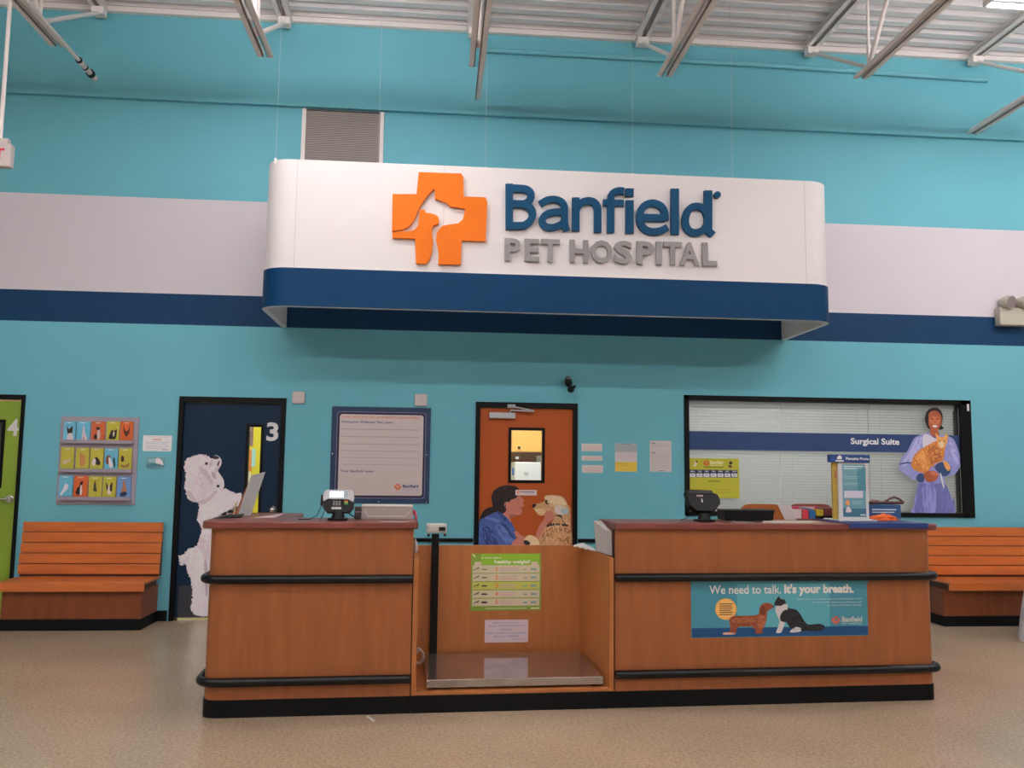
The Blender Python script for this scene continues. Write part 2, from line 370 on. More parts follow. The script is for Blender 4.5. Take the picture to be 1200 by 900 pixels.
# green door at the far left
d4 = panel_with_window(1, -5.38, -4.032, GREEN, REC, (-4.44, 1.285, -4.205, 1.89), fw=.034); threshold(d4, -5.38, -4.032)
A = Art(wallp(REC), 0, 440, 3.467, base=.001); A.text(M('white_vinyl', (.75, .74, .74), .4), '4', 29, 243, 74, 62, off=.03); A.mb.build('door_number', d4)
k = MB(); pl = wallp(REC); a, b = pl.px(12, 584.5)
k.tube([(a, REC, b), (a, REC-.05, b)], .028, CHROME, 14); k.tube([(a, REC-.05, b), (a-.11, REC-.055, b-.004)], .010, CHROME); k.tube([(a, REC-.001, b), (a, REC-.01, b)], .036, CHROME, 18); k.build('door_handle', d4)
a0, b0 = pl.px(0, 466); a1, b1 = pl.px(25, 470)
s = MB(); s.box((-5.37, REC-.008, b1-.004), (-4.036, REC-.0005, 2.112), M('lit_soffit_cream', (.75, .58, .25), .5)); s.build('lit_soffit_strip', d4)  # cream strip paints in the lit underside of the frame head
# navy door 3
d3 = panel_with_window(2, -2.495, -1.554, NAVY, REC, (-1.862, .95, -1.745, 1.885)); threshold(d3, -2.495, -1.554)
A = Art(wallp(REC), 195, 460, 6, base=.001); A.text(M('white_vinyl', (.75, .74, .74), .4), '3', 702, 335, 786, 119, off=.03); A.mb.build('door_number', d3)
k = MB(); a, b = wallp(REC-.05).px(319, 597.5); k.tube([(a, REC, b), (a, REC-.045, b)], .014, CHROME, 12); k.tube([(a, REC-.001, b), (a, REC-.008, b)], .034, CHROME, 20); k.ball((a, REC-.062, b), .030, CHROME, 18, (1, .8, 1)); k.build('door_knob', d3)
k = MB(); k.box((-2.47, REC-.003, .03), (-1.58, REC-.0005, .33), M('grey_kick_plate', (.035, .04, .055), .35)); k.build('kick_plate', d3)
tA = lambda L: [(x, y) for x, y in L]
tB = lambda L: [((200+x/6-195)*6, (580+y/6-460)*6) for x, y in L]
FUR = ink('BDAFB4', .5, .8); FUR2 = ink('ADA0A6', .5, .8); FUR3 = ink('CBC0C4', .5, .8); NOSE = ink('2A2226')
A = Art(wallp(REC), 195, 460, 6, base=.0035, step=.0005)
body = tA([(400, 680), (450, 693), (492, 716), (530, 712), (515, 790), (500, 850), (460, 868), (410, 872), (365, 880)]) + tB([(330, 150), (345, 300), (330, 420), (370, 500), (350, 640), (320, 720), (330, 800), (345, 848), (190, 848), (160, 822), (145, 790), (157, 720), (153, 650), (143, 595), (122, 540), (104, 482), (76, 490), (64, 468), (62, 440), (78, 422), (104, 410), (130, 382), (190, 355), (205, 300), (222, 240), (214, 214), (190, 170), (200, 110)]) + tA([(235, 782), (260, 745)])
FT = [ink('B4A7AC', .5, .8), ink('C6BBBF', .5, .8), ink('B4A7AD', .5, .8), FUR]
A.poly(FUR, body, 1, True); tufts(A, body, FT, 500, 20, 8, 70, 7, 50, 2); tufts(A, body, FT, 120, 16, 9, 70, 6, 90, 3, True)
HEADP = [(170, 460), (230, 441), (290, 449), (300, 480), (300, 560), (330, 640), (330, 720), (280, 755), (215, 765), (165, 752), (140, 700), (133, 650), (141, 600), (138, 550), (130, 510), (146, 475)]
tufts(A, HEADP, FT, 420, 26, 8, 95, 8, 40, 4); tufts(A, HEADP, FT, 110, 16, 8, 95, 8.5, 80, 5, True)
A.poly(FUR, [(170, 460), (230, 441), (290, 449), (318, 464), (330, 450), (347, 440), (374, 453), (389, 480), (384, 512), (364, 548), (378, 575), (402, 612), (407, 655), (390, 690), (330, 730), (280, 755), (215, 765), (165, 752), (140, 700), (133, 650), (141, 600), (138, 550), (130, 510), (146, 475)], 2)
A.poly(FUR2, [(222, 545), (262, 548), (300, 590), (330, 640), (300, 690), (262, 740), (215, 748), (225, 690), (245, 640), (230, 590)], 3)
A.poly(FUR3, [(168, 475), (228, 452), (282, 462), (300, 490), (262, 520), (215, 540), (172, 560), (150, 520)], 4)
A.poly(FUR3, tB([(225, 70), (275, 50), (330, 70), (320, 200), (262, 240), (232, 180)]), 3)
A.poly(FUR2, tB([(205, 300), (262, 330), (275, 420), (250, 470), (200, 380)]), 4)
A.poly(FUR3, tB([(130, 395), (200, 380), (240, 460), (250, 600), (180, 640), (150, 560)]), 5)
A.poly(FUR2, [(352, 560), (372, 520), (386, 490), (378, 470), (356, 520), (338, 560)], 5)
A.disc(NOSE, 283, 500, 10, 12); A.poly(NOSE, [(318, 458), (345, 443), (374, 458), (356, 468), (332, 466)], 12); A.disc(NOSE, 365, 658, 10, 12)
FS = ink('A0939A', .55, .8); FS2 = ink('ACA0A6', .55, .8)
A.poly(FS2, [(225, 520), (262, 532), (300, 572), (328, 625), (316, 645), (285, 602), (250, 562)], 11); A.poly(FS2, [(300, 505), (320, 474), (328, 480), (312, 522)], 11); A.poly(FS, [(322, 556), (345, 572), (352, 600), (338, 608), (322, 585)], 11)
A.poly(FS2, [(215, 765), (290, 742), (345, 690), (354, 700), (312, 752), (262, 785)], 11); A.poly(FS2, [(140, 700), (165, 690), (200, 740), (215, 764), (170, 750)], 11); A.poly(FS, tB([(238, 470), (256, 480), (266, 640), (252, 720), (242, 600)]), 11)
A.poly(FS2, [(345, 540), (362, 520), (378, 508), (372, 535), (350, 562)], 11); A.poly(FS2, tB([(196, 180), (222, 215), (290, 190), (300, 205), (230, 245)]), 11)
A.poly(ink('4A3A40'), [(370, 510), (376, 482), (366, 486), (358, 514)], 12)
A.mb.build('poodle_picture', d3)
# orange door
d1 = panel_with_window(3, .436, 1.389, ORD, REC, (.757, 1.385, 1.074, 1.892)); threshold(d1, .436, 1.389)
A = Art(wallp(REC), 540, 560, 8, base=.001, step=.0005)
SKIN = ink('A5685A', .56); SKIN2 = ink('8A4E42', .56); HAIRK = ink('1E1416', .56); BLU = ink('3A4E86', .56); BLU2 = ink('2A3866', .56); BLU3 = ink('5468A0', .56)
GOLD = ink('A8825C', .56); GOLD2 = ink('8A5A34', .56); GOLD3 = ink('C0A684', .56)
A.poly(SKIN, [(405, 225), (470, 195), (535, 165), (562, 175), (578, 195), (596, 212), (585, 232), (590, 262), (570, 280), (575, 310), (560, 345), (500, 352), (478, 340), (462, 362), (470, 420), (400, 380), (400, 300)], 1)
A.poly(SKIN2, [(478, 340), (545, 350), (500, 362), (462, 390), (455, 350)], 2)
A.poly(HAIRK, [(290, 220), (288, 170), (310, 120), (360, 85), (430, 68), (500, 78), (540, 98), (548, 130), (535, 170), (505, 195), (470, 205), (455, 225), (415, 230), (408, 262), (430, 290), (405, 330), (360, 330), (310, 300)], 3)
A.poly(HAIRK, [(320, 280), (270, 275), (230, 295), (200, 330), (182, 370), (172, 400), (172, 450), (210, 400), (260, 380), (330, 345)], 2)
A.poly(SKIN, [(405, 240), (425, 225), (455, 238), (458, 270), (440, 290), (420, 285)], 4)
A.disc(HAIRK, 535, 200, 6, 5, 4); A.poly(SKIN2, [(555, 280), (575, 272), (580, 290), (560, 292)], 5)
A.poly(BLU, [(170, 420), (215, 375), (262, 350), (330, 320), (380, 330), (430, 370), (480, 430), (510, 490), (520, 560), (470, 630), (165, 630)], 4)
A.poly(BLU3, [(240, 365), (300, 375), (370, 400), (345, 425), (290, 400), (235, 385)], 5); A.poly(BLU2, [(330, 420), (420, 440), (470, 520), (500, 560), (470, 560), (400, 480)], 5)
A.poly(BLU3, [(330, 430), (400, 455), (460, 540), (500, 590), (440, 610), (380, 560), (340, 500)], 6); A.poly(BLU2, [(200, 470), (280, 470), (330, 560), (350, 628), (240, 628)], 6)
A.poly(BLU2, [(335, 310), (372, 325), (425, 390), (405, 400), (360, 350)], 6)
A.poly(SKIN, [(500, 510), (525, 500), (570, 540), (620, 560), (640, 600), (600, 610), (540, 575)], 7); A.poly(SKIN, [(500, 585), (540, 570), (590, 610), (600, 632), (480, 632)], 7)
A.poly(GOLD, [(782, 175), (830, 160), (900, 163), (950, 175), (980, 205), (1000, 250), (1025, 290), (1030, 460), (1030, 632), (740, 632), (735, 560), (760, 500), (800, 450), (850, 420), (880, 350), (800, 330), (760, 355), (720, 340), (690, 300), (672, 265), (680, 240), (720, 240), (770, 225), (790, 205)], 3)
A.poly(GOLD3, [(782, 180), (840, 165), (930, 175), (975, 215), (985, 255), (900, 250), (840, 230), (800, 210)], 4); A.poly(GOLD3, [(695, 300), (740, 290), (800, 310), (780, 345), (735, 345)], 4)
A.poly(GOLD2, [(760, 540), (830, 470), (930, 455), (1028, 480), (1028, 520), (930, 500), (830, 540), (770, 610)], 4); A.poly(GOLD2, [(900, 560), (1000, 545), (1028, 580), (1028, 625), (930, 610)], 4)
A.poly(HAIRK, [(668, 262), (680, 242), (705, 246), (702, 262), (682, 282)], 5); A.poly(HAIRK, [(790, 218), (812, 205), (828, 225), (822, 248), (800, 245)], 5)
A.poly(NOSE, [(805, 445), (850, 425), (930, 430), (1010, 440), (1005, 455), (920, 448), (850, 448), (810, 462)], 5); A.poly(NOSE, [(880, 352), (940, 350), (955, 400), (990, 440), (962, 430), (938, 372)], 5)
A.poly(ink('8FA0A0', .56), [(940, 290), (1000, 285), (1005, 330), (950, 340)], 5); A.poly(ink('B4A8A4', .56), [(880, 270), (940, 255), (1000, 300), (960, 345), (890, 330)], 4)
A.poly(SKIN, [(700, 560), (720, 480), (755, 420), (785, 380), (780, 340), (810, 310), (850, 318), (875, 345), (880, 370), (850, 400), (820, 420), (800, 450), (770, 500), (740, 560), (720, 600), (690, 600)], 6)
A.poly(GOLD3, [(605, 560), (640, 535), (690, 548), (725, 580), (735, 620), (745, 632), (650, 632), (600, 600)], 8); A.poly(NOSE, [(590, 590), (620, 585), (650, 610), (640, 628), (600, 625)], 9)
GT = [ink('B08A64', .56), ink('9C7450', .56), ink('BC9C78', .56), GOLD]
tufts(A, [(800, 470), (850, 425), (1000, 400), (1028, 430), (1030, 632), (745, 632), (740, 560)], GT, 260, 34, 9, 100, 4.2, 25, 6)
tufts(A, [(790, 185), (840, 168), (930, 178), (980, 220), (1000, 280), (940, 285), (840, 260), (810, 215)], [GOLD3, ink('B8A084', .56), ink('C8B094', .56)], 120, 22, 7, 15, 4.4, 30, 7)
tufts(A, [(700, 300), (740, 250), (800, 255), (850, 300), (780, 345), (735, 345)], GT, 60, 18, 6, 10, 4.4, 30, 8)
tufts(A, [(290, 220), (310, 120), (430, 72), (535, 98), (535, 165), (455, 220), (400, 300), (330, 300)], [HAIRK, ink('2C2020', .56), ink('3A2A28', .56)], 90, 40, 5, 100, 4.1, 25, 9)
tufts(A, [(180, 430), (262, 355), (380, 340), (470, 430), (510, 560), (460, 625), (170, 625)], [BLU, ink('425894', .56), ink('344880', .56), ink('4C60A0', .56)], 70, 60, 9, 60, 6.2, 25, 10)
A.mb.build('printed_picture', d1)
A = Art(wallp(REC), 540, 560, 8, base=.007); A.rect(ink('B6A8A6', .56), 512, 112, 712, 165, 1, .004); mini_logo(A, 538, 135, 26, ORANGE, 2); A.bars(ink('555566', .56), 556, 690, [132], 9, 2); A.bars(ink('8888A0', .56), 600, 690, [150], 5, 2); A.mb.build('small_label', d1)
# door closer
c = MB(); c.box((.526, REC-.06, 2.008), (.792, REC-.0005, 2.068), SILVERP, .006); c.tube([(.74, REC-.04, 2.07), (.745, REC-.04, 2.095), (.98, REC-.075, 2.082)], .008, SILVERP, 8); c.tube([(.98, REC-.075, 2.086), (.74, -.05, 2.135)], .008, SILVERP, 8); c.box((.71, -.055, 2.115), (.79, -.0185, 2.15), SILVERP, .004)
c.build('door_closer', d1)

# ---------------- surgical suite window
WR = .06
f = MB()
x0, z0, x1, z1 = 2.607, 1.085, 5.575, 2.235
f.box((x0-.05, -.022, z0-.045), (x1+.055, .14, z0-.001), FRAMEK, .003); f.box((x0-.05, -.022, z1+.001), (x1+.115, .14, z1+.05), FRAMEK, .003)
f.box((x0-.05, -.022, z0-.045), (x0-.001, .14, z1+.05), FRAMEK, .003); f.box((x1+.001, -.022, z0-.045), (x1+.12, .14, z1+.05), FRAMEK, .003)
win = struct(f, 'window_1', loc=((x0+x1)/2, 0, z0))
g = MB(); g.box((x0, .02, z0), (x1, .026, z1), GLASS); g.build('glass_pane', win)
GP = wallp(.02)
A = Art(GP, 790, 450, 5.295, base=.0004); DB = ink('1E3258', .5)
A.rect(DB, 85, 292, 1790, 430, 1)
s = Art(GP, 960, 450, 5, base=.0004); s.text(ink('E8E8EA', .6), 'Surgical Suite', 185, 353, 470, 33, 2, .028); A.mb.v += []
A.mb.add(s.mb.v, s.mb.f, s.mb.mats[0]); A.mb.build('blue_band_decal', win)
# printed woman holding a cat, a cut-out vinyl print on the glass
A = Art(GP, 1040, 460, 6, base=.0016, step=.0004)
GN = ink('7D80B4', .6); GN2 = ink('9A9AC4', .6); GN3 = ink('5B5E96', .6); CUFF = ink('2C3E66', .6); FACE = ink('8E4A30', .6); FACE2 = ink('A65F40', .6)
CAT = ink('B06C34', .6); CAT2 = ink('8E4E28', .6); CAT3 = ink('C48E50', .6)
A.poly(HAIRK, [(268, 215), (262, 180), (275, 135), (305, 110), (345, 107), (375, 130), (388, 175), (380, 230), (395, 250), (370, 262), (330, 250), (290, 255)], 1)
A.poly(FACE, [(288, 180), (292, 145), (320, 128), (350, 132), (375, 160), (380, 200), (372, 235), (355, 262), (365, 300), (330, 310), (300, 290), (302, 255), (288, 225)], 2)
A.poly(FACE2, [(300, 180), (330, 168), (362, 180), (366, 205), (350, 222), (318, 222), (298, 205)], 3)
A.disc(HAIRK, 312, 186, 8, 4, 4); A.disc(HAIRK, 350, 186, 8, 4, 4); A.poly(ink('E4D8D4', .55), [(314, 234), (334, 230), (352, 234), (334, 246)], 4); A.poly(CAT2, [(326, 212), (340, 212), (336, 200)], 4)
A.poly(GN, [(288, 285), (230, 300), (190, 318), (165, 360), (140, 410), (105, 450), (85, 500), (88, 545), (130, 580), (190, 615), (205, 600), (215, 640), (195, 720), (185, 800), (180, 850), (460, 850), (455, 780), (445, 720), (415, 660), (400, 600), (460, 580), (500, 540), (510, 490), (500, 420), (480, 360), (455, 320), (400, 300), (360, 300), (330, 320)], 3)
A.poly(GN2, [(200, 330), (240, 310), (250, 350), (215, 420), (175, 480), (120, 520), (100, 500), (130, 450), (165, 400)], 4)
A.poly(GN2, [(430, 340), (465, 370), (490, 450), (500, 510), (470, 480), (445, 420)], 4); A.poly(ink('B8B4CC', .6), [(262, 290), (330, 320), (350, 340), (300, 370), (255, 385), (245, 340)], 5)
A.poly(GN3, [(220, 640), (300, 650), (400, 640), (440, 730), (450, 848), (200, 848), (210, 740)], 5); A.poly(GN, [(250, 660), (330, 670), (340, 760), (330, 845), (260, 845), (240, 760)], 6)
A.poly(CUFF, [(200, 600), (225, 568), (258, 580), (252, 628), (215, 628)], 6); A.poly(CUFF, [(330, 520), (380, 490), (440, 530), (435, 570), (390, 590), (350, 555)], 5); A.poly(CUFF, [(88, 500), (140, 488), (205, 500), (200, 508), (140, 498), (90, 508)], 6)
A.poly(CAT, [(165, 500), (195, 430), (250, 390), (300, 360), (350, 340), (400, 360), (400, 420), (385, 480), (330, 500), (300, 530), (270, 565), (230, 560), (185, 540)], 7)
A.poly(CAT2, [(270, 400), (310, 370), (352, 392), (380, 430), (378, 470), (330, 500), (300, 505), (290, 440)], 8); A.poly(CAT3, [(200, 450), (250, 410), (275, 470), (300, 520), (262, 552), (225, 500)], 8)
A.poly(CAT3, [(350, 345), (338, 310), (340, 284), (362, 310), (392, 312), (418, 290), (424, 322), (412, 360), (400, 390), (370, 392), (350, 372)], 9)
A.poly(ink('D2B090', .6), [(362, 350), (390, 345), (394, 380), (375, 390), (358, 372)], 10); A.disc(HAIRK, 362, 340, 4, 11); A.disc(HAIRK, 394, 342, 4, 11)
A.poly(CAT3, [(390, 480), (420, 490), (440, 530), (425, 552), (400, 520)], 9)
A.poly(FACE, [(255, 590), (262, 562), (300, 548), (345, 560), (355, 590), (330, 622), (280, 628)], 9); A.poly(FACE2, [(300, 552), (350, 562), (352, 582), (310, 580)], 10)
A.poly(ink('C8C4DC', .6), [(368, 575), (376, 572), (392, 640), (400, 665), (388, 662)], 8)
CT = [CAT, ink('BC7C40', .6), ink('9C5E30', .6), CAT3]
tufts(A, [(170, 500), (195, 430), (250, 390), (350, 345), (400, 360), (385, 480), (300, 530), (270, 560), (185, 540)], CT, 220, 22, 6, -50, 8.6, 35, 11)
tufts(A, [(345, 330), (400, 310), (420, 330), (400, 385), (350, 370)], [CAT3, ink('D0A070', .6), CAT], 40, 12, 4, 80, 9.4, 40, 12)
for i_, pp in enumerate(((362, 340), (394, 342))): A.disc(HAIRK, pp[0], pp[1], 4, 12.5)
tufts(A, [(165, 360), (230, 305), (288, 290), (250, 400), (205, 600), (130, 575), (90, 530)], [GN, ink('8588BA', .6), ink('787BB0', .6)], 30, 42, 12, 115, 4.3, 14, 13)
tufts(A, [(420, 320), (480, 360), (505, 460), (500, 520), (460, 570), (410, 480)], [GN, ink('8588BA', .6), ink('7073AA', .6)], 26, 40, 11, 75, 4.3, 14, 14)
tufts(A, [(215, 650), (400, 650), (440, 730), (448, 840), (205, 840)], [GN3, ink('6265A0', .6), ink('6A6CA6', .6)], 26, 110, 16, 92, 6.3, 6, 15)
A.mb.build('woman_with_cat_decal', win)
t = MB(); t.box((5.648, -.026, 2.17), (5.672, -.0225, 2.245), M('white_vinyl', (.75, .74, .74), .4)); t.build('small_sticker', win)
# hours sheet taped on the window
A = Art(GP, 800, 530, 10, base=.003, step=.0004); YG = ink('A3A02E', .64); A.rect(YG, 70, 68, 665, 540, 1)
NV = ink('222850', .64); A.rect(NV, 72, 203, 642, 298, 2)
for i, dn in enumerate(('MON', 'TUE', 'WED', 'THU', 'FRI', 'SAT', 'SUN')):
    xx = 80+i*81.5; A.text(ink('D8D8E0', .64), dn, xx+12, 233, xx+60, 17, 3, .02); A.rect(ink('BFC2CC', .64), xx, 248, xx+70, 290, 3); A.rect(ink('7F8290', .64), xx+16, 264, xx+52, 274, 4)
mini_logo(A, 275, 128, 68, ink('B8502A', .64), 2); A.text(ink('D8D89A', .64), 'Banfield', 322, 136, 472, 34, 2, .03); A.bars(ink('C8C88A', .64), 322, 470, [152], 10, 2)
A.bars(ink('5B5E28', .64), 240, 476, [176], 12, 2); A.bars(ink('6E7228', .64), 295, 435, [338], 16, 2); A.bars(ink('6E7228', .64), 390, 560, [440, 470], 7, 2)
A.poly(ink('C8B8A0', .64), [(118, 160), (135, 140), (140, 100), (160, 96), (168, 128), (160, 160), (140, 168)], 2); A.poly(ink('2A2A20', .64), [(150, 100), (165, 95), (170, 118), (158, 120)], 3)
A.disc(ink('2A2A30', .64), 562, 125, 20, 2); A.poly(ink('4A4430', .64), [(530, 158), (560, 150), (580, 178), (545, 180)], 2)
o = single(A.mb, 'hours_sheet', 'yellow green opening hours sheet in the lower left of the big window', 'notice', (2.87, .017, 1.22))

# rooms behind: neutral rooms seen through the panes
RW = M('back_room_paint', (.72, .72, .70), .7); RY = M('back_room_yellow', (.80, .70, .04), .7)
for nm, a, b, mt in (('wall_back_room', (-6, 2.9, 0), (8, 3.0, 2.9), RW), ('wall_back_room_left', (-6.1, .17, 0), (-6, 3.0, 2.9), RW), ('wall_back_room_right', (8, .17, 0), (8.1, 3.0, 2.9), RW),
                     ('wall_partition_left', (-.95, .17, 0), (-.87, 2.9, 2.9), RY), ('wall_partition_right', (2.35, .17, 0), (2.43, 2.9, 2.9), RW), ('wall_partition_far_left', (-3.0, .17, 0), (-2.92, 2.9, 2.9), RW)):
    m = MB(); m.box(a, b, mt); struct(m, nm)
m = MB(); m.box((-6.1, .165, 2.9), (8.1, 3.0, 2.98), RW); struct(m, 'ceiling_back_rooms')
m = MB(); m.box((-2.9, 2.86, .0), (-.96, 2.898, 2.9), RY); struct(m, 'wall_exam_room_accent')
def panel_light(x, y, e, label):
    t_ = thing('ceiling_panel_light', label, 'ceiling light', (x, y, 2.84), 0, 'panel lights of the back rooms')
    m = MB(); m.box((x-.5, y-.3, 2.85), (x+.5, y+.3, 2.899), WHITE, .004); m.build('frame', t_)
    m = MB(); m.box((x-.46, y-.26, 2.842), (x+.46, y+.26, 2.849), M('diffuser_%d' % int(e), (.9, .9, .9), emit=(1, .98, .94), es=e)); m.build('diffuser', t_)
panel_light(.9, 1.5, 20, 'square ceiling light of the room behind the orange door')
panel_light(-1.9, 1.5, 16, 'square ceiling light of the room behind the navy door')
panel_light(4.1, 1.7, 18, 'square ceiling light of the room behind the blinds')
# cabinet and boards seen through the orange door's pane
CY = M('yellow_laminate_cabinet', (.85, .50, .13), .45)
t_ = thing('wall_cabinet', 'yellow wood wall cabinet with black knobs seen through the orange door pane', 'cabinet', (1.2, 2.5, 1.72))
m = MB(); m.box((.98, 2.5, 1.72), (1.86, 2.899, 2.45), CY, .003); m.build('body', t_)
m = MB(); m.box((.985, 2.48, 1.725), (1.42, 2.499, 2.44), CY, .003); dd = m.build('door', t_)
m = MB(); m.ball((1.075, 2.465, 1.775), .018, DARKP); m.build('knob', dd)
m = MB(); m.box((1.425, 2.48, 1.725), (1.855, 2.499, 2.44), CY, .003); m.build('door', t_)
m = MB(); m.box((.93, 2.87, 1.56), (1.9, 2.899, 1.72), M('brown_backsplash', (.34, .2, .13), .5)); m.build('backsplash', t_)
m = MB(); m.box((1.0, 2.25, .01), (1.34, 2.86, 1.585), M('white_enamel', (.85, .86, .88), .3), .015); r_ = single(m, 'refrigerator', 'white refrigerator with small notes seen through the orange door pane', 'refrigerator', (1.17, 2.5, .01))
for (px_, py_, w_, h_, c_) in ((600+0, 548, 2.2, 9, '3A5AA0'), (614, 553, 5, 4, 'B0B8B8'), (604, 535, 4, 3, 'C8C8C8')):
    A = Art(wallp(2.245)); A.rect(ink(c_, .8), px_, py_, px_+w_, py_+h_, 1); A.mb.build('fridge_note', r_)
m = MB(); m.box((.88, 2.62, 1.80), (.97, 2.899, 2.42), M('white_enamel', (.85, .86, .88), .3), .006); single(m, 'white_wall_cupboard', 'narrow white cupboard beside the yellow cabinet behind the orange door', 'cupboard', (.93, 2.7, 1.8))
m = MB(); m.box((1.35, 2.84, 1.585), (1.43, 2.868, 1.68), M('paper_white', (.8, .8, .8), .6)); single(m, 'small_wall_switch', 'small white wall box under the yellow cabinet behind the orange door', 'switch', (1.39, 2.85, 1.6))
# posters seen through the narrow pane of the navy door
A = Art(wallp(2.85), 0, 0, 1, base=.002)
A.rect(ink('7A6070', .7), 286, 488, 296.3, 523, 1); A.rect(ink('C8C0D0', .7), 288, 492, 294, 505, 2); A.rect(ink('C07848', .7), 286, 527, 295, 552, 1); A.rect(ink('8FC0C8', .7), 295.5, 526, 299, 547, 2); A.rect(ink('D8D4E0', .7), 286, 553, 293.5, 566, 1)
single(A.mb, 'wall_posters', 'coloured posters on the yellow wall seen through the navy door pane', 'poster', (-2.5, 2.848, 1.4))
# blinds behind the surgical window
BL = M('blind_slats', (.88, .92, .93), .5)
def add_translucent(m, f_):
    N, L, b = nodes(m); t_ = N.new('ShaderNodeBsdfTranslucent'); t_.inputs[0].default_value = (.8, .84, .82, 1); mx = N.new('ShaderNodeMixShader'); mx.inputs[0].default_value = f_
    o_ = [n for n in N if n.type == 'OUTPUT_MATERIAL'][0]; L.new(b.outputs[0], mx.inputs[1]); L.new(t_.outputs[0], mx.inputs[2]); L.new(mx.outputs[0], o_.inputs[0])
add_translucent(BL, .4)
for i, (a, b) in enumerate(((2.62, 3.62), (3.63, 4.60), (4.61, 5.565))):
    t_ = thing('window_blind', '%s closed white horizontal blind behind the big window' % ('left', 'middle', 'right')[i], 'blind', ((a+b)/2, .10, 1.09), 0, 'blinds of the big window')
    m = MB(); m.box((a, .075, 2.175), (b, .125, 2.233), BL, .003); m.build('head_rail', t_)
    m = MB()
    z = 1.10
    while z < 2.17:
        m.add([(a, .092, z), (b, .092, z), (b, .110, z+.026), (a, .110, z+.026)], [[0, 1, 2, 3]], BL); z += .030
    m.build('slats', t_, kind='stuff')
    m = MB()
    for xx in (a+.12, (a+b)/2, b-.12): m.tube([(xx, .088, 1.09), (xx, .088, 2.18)], .0016, BL, 6)
    m.build('cords', t_)

# ================================================================== CEILING STEEL
JX = [(-3.47, -.98, 'a'), (-1.64, -.98, ''), (.30, -1.0, ''), (2.09, -1.02, ''), (3.95, -1.18, ''), (5.82, -.06, '')]
JL = ['leftmost white roof joist with a pipe stub at its wall end', 'white roof joist above the left end of the big sign, left of the vent', 'white roof joist over the middle of the sign, seen end on', 'white roof joist right of the vertical middle one, over the lettering', 'white roof joist over the right end of the sign', 'rightmost white roof joist whose bottom chord reaches the wall']
def angle(mb, p, q, w, t, flip, mat=STEELW):
    """steel angle along y: leg out sideways and leg up"""
    x, y0, z = p; y1 = q[1]; s_ = -1 if flip else 1
    mb.box((x, y0, z), (x+s_*w, y1, z+t), mat); mb.box((x, y0, z), (x+s_*t, y1, z+w), mat)
for i, (jx, ye, fl_) in enumerate(JX):
    t_ = thing('roof_joist', JL[i], 'roof joist', (jx, -.1, 5.2), 0, 'white open web roof joists')
    m = MB(); angle(m, (jx+.016, -.13, 6.06), (0, YB+.1, 0), .055, .008, False); angle(m, (jx-.016, -.13, 6.06), (0, YB+.1, 0), .055, .008, True)
    for s_ in (.016, -.071): m.box((jx+s_, -.13, 6.115), (jx+s_+.055, YB+.1, 6.123), STEELW)
    m.build('top_chord', t_)
    zb = 5.24; m = MB(); e2 = ye if i != 2 else -.30
    for s_, yy in ((.018, e2), (-.018, ye)):
        x = jx+s_; w = .055 if s_ > 0 else -.055
        m.box((x, yy, zb), (x+w, YB+.1, zb+.008), STEELW); m.box((x, yy, zb), (x+(.008 if s_ > 0 else -.008), YB+.1, zb+.055), STEELW)
    m.build('bottom_chord', t_)
    m = MB(); m.box((jx-.06, -.22, 5.985), (jx+.06, -.116, 6.06), STEELW, .004); m.build('bearing_seat', t_)
    m = MB(); yb = -1.35; yt = -.18
    m.tube([(jx, -.19, 6.0), (jx, yb, zb+.03)], .022, STEELW, 6)
    while yb > YB+2:
        m.tube([(jx, yb, zb+.03), (jx, yb-.62, 6.07)], .021, STEELW, 6); m.tube([(jx, yb-.62, 6.07), (jx, yb-1.24, zb+.03)], .021, STEELW, 6)
        m.tube([(jx, yb, zb+.03), (jx, yb-.02, 6.07)], .016, STEELW, 6); yb -= 1.24
    m.build('web_bars', t_)
    if fl_ == 'a':
        m = MB(); m.tube([(jx+.05, ye+.35, zb+.03), (jx+.05, -.30, zb+.03)], .026, STEELW, 12)
        for yy in (ye+.30, ye+.44): m.tube([(jx+.05, yy, zb+.03), (jx+.05, yy+.02, zb+.03)], .030, DARKP, 12)
        m.tube([(jx+.05, -.42, zb+.03), (jx+.05, -.38, zb+.03)], .040, DARKP, 12); m.tube([(jx+.05, -.38, zb+.03), (jx+.05, -.30, zb+.03)], .034, STEELW, 12)
        m.tube([(jx+.05, ye+.35, zb+.03), (jx+.05, ye-1.2, zb+.03)], .018, STEELW, 10)
        m.build('pipe_stub', t_)
# teal pipe on the upper wall
m = MB(); PT = M('teal_pipe_paint', (TEAL[0]*.95, TEAL[1]*.95, TEAL[2]*.95), .45)
m.tube([(.37, -.085, 5.72), (.37, -.085, 5.86), (.385, -.085, 5.878), (.42, -.085, 5.885), (3.5, -.085, 5.885), (6.0, -.085, 5.85)], .026, PT, 12)
single(m, 'wall_pipe', 'teal painted pipe along the upper wall, bent down at its left end', 'pipe', (.4, -.085, 5.72))

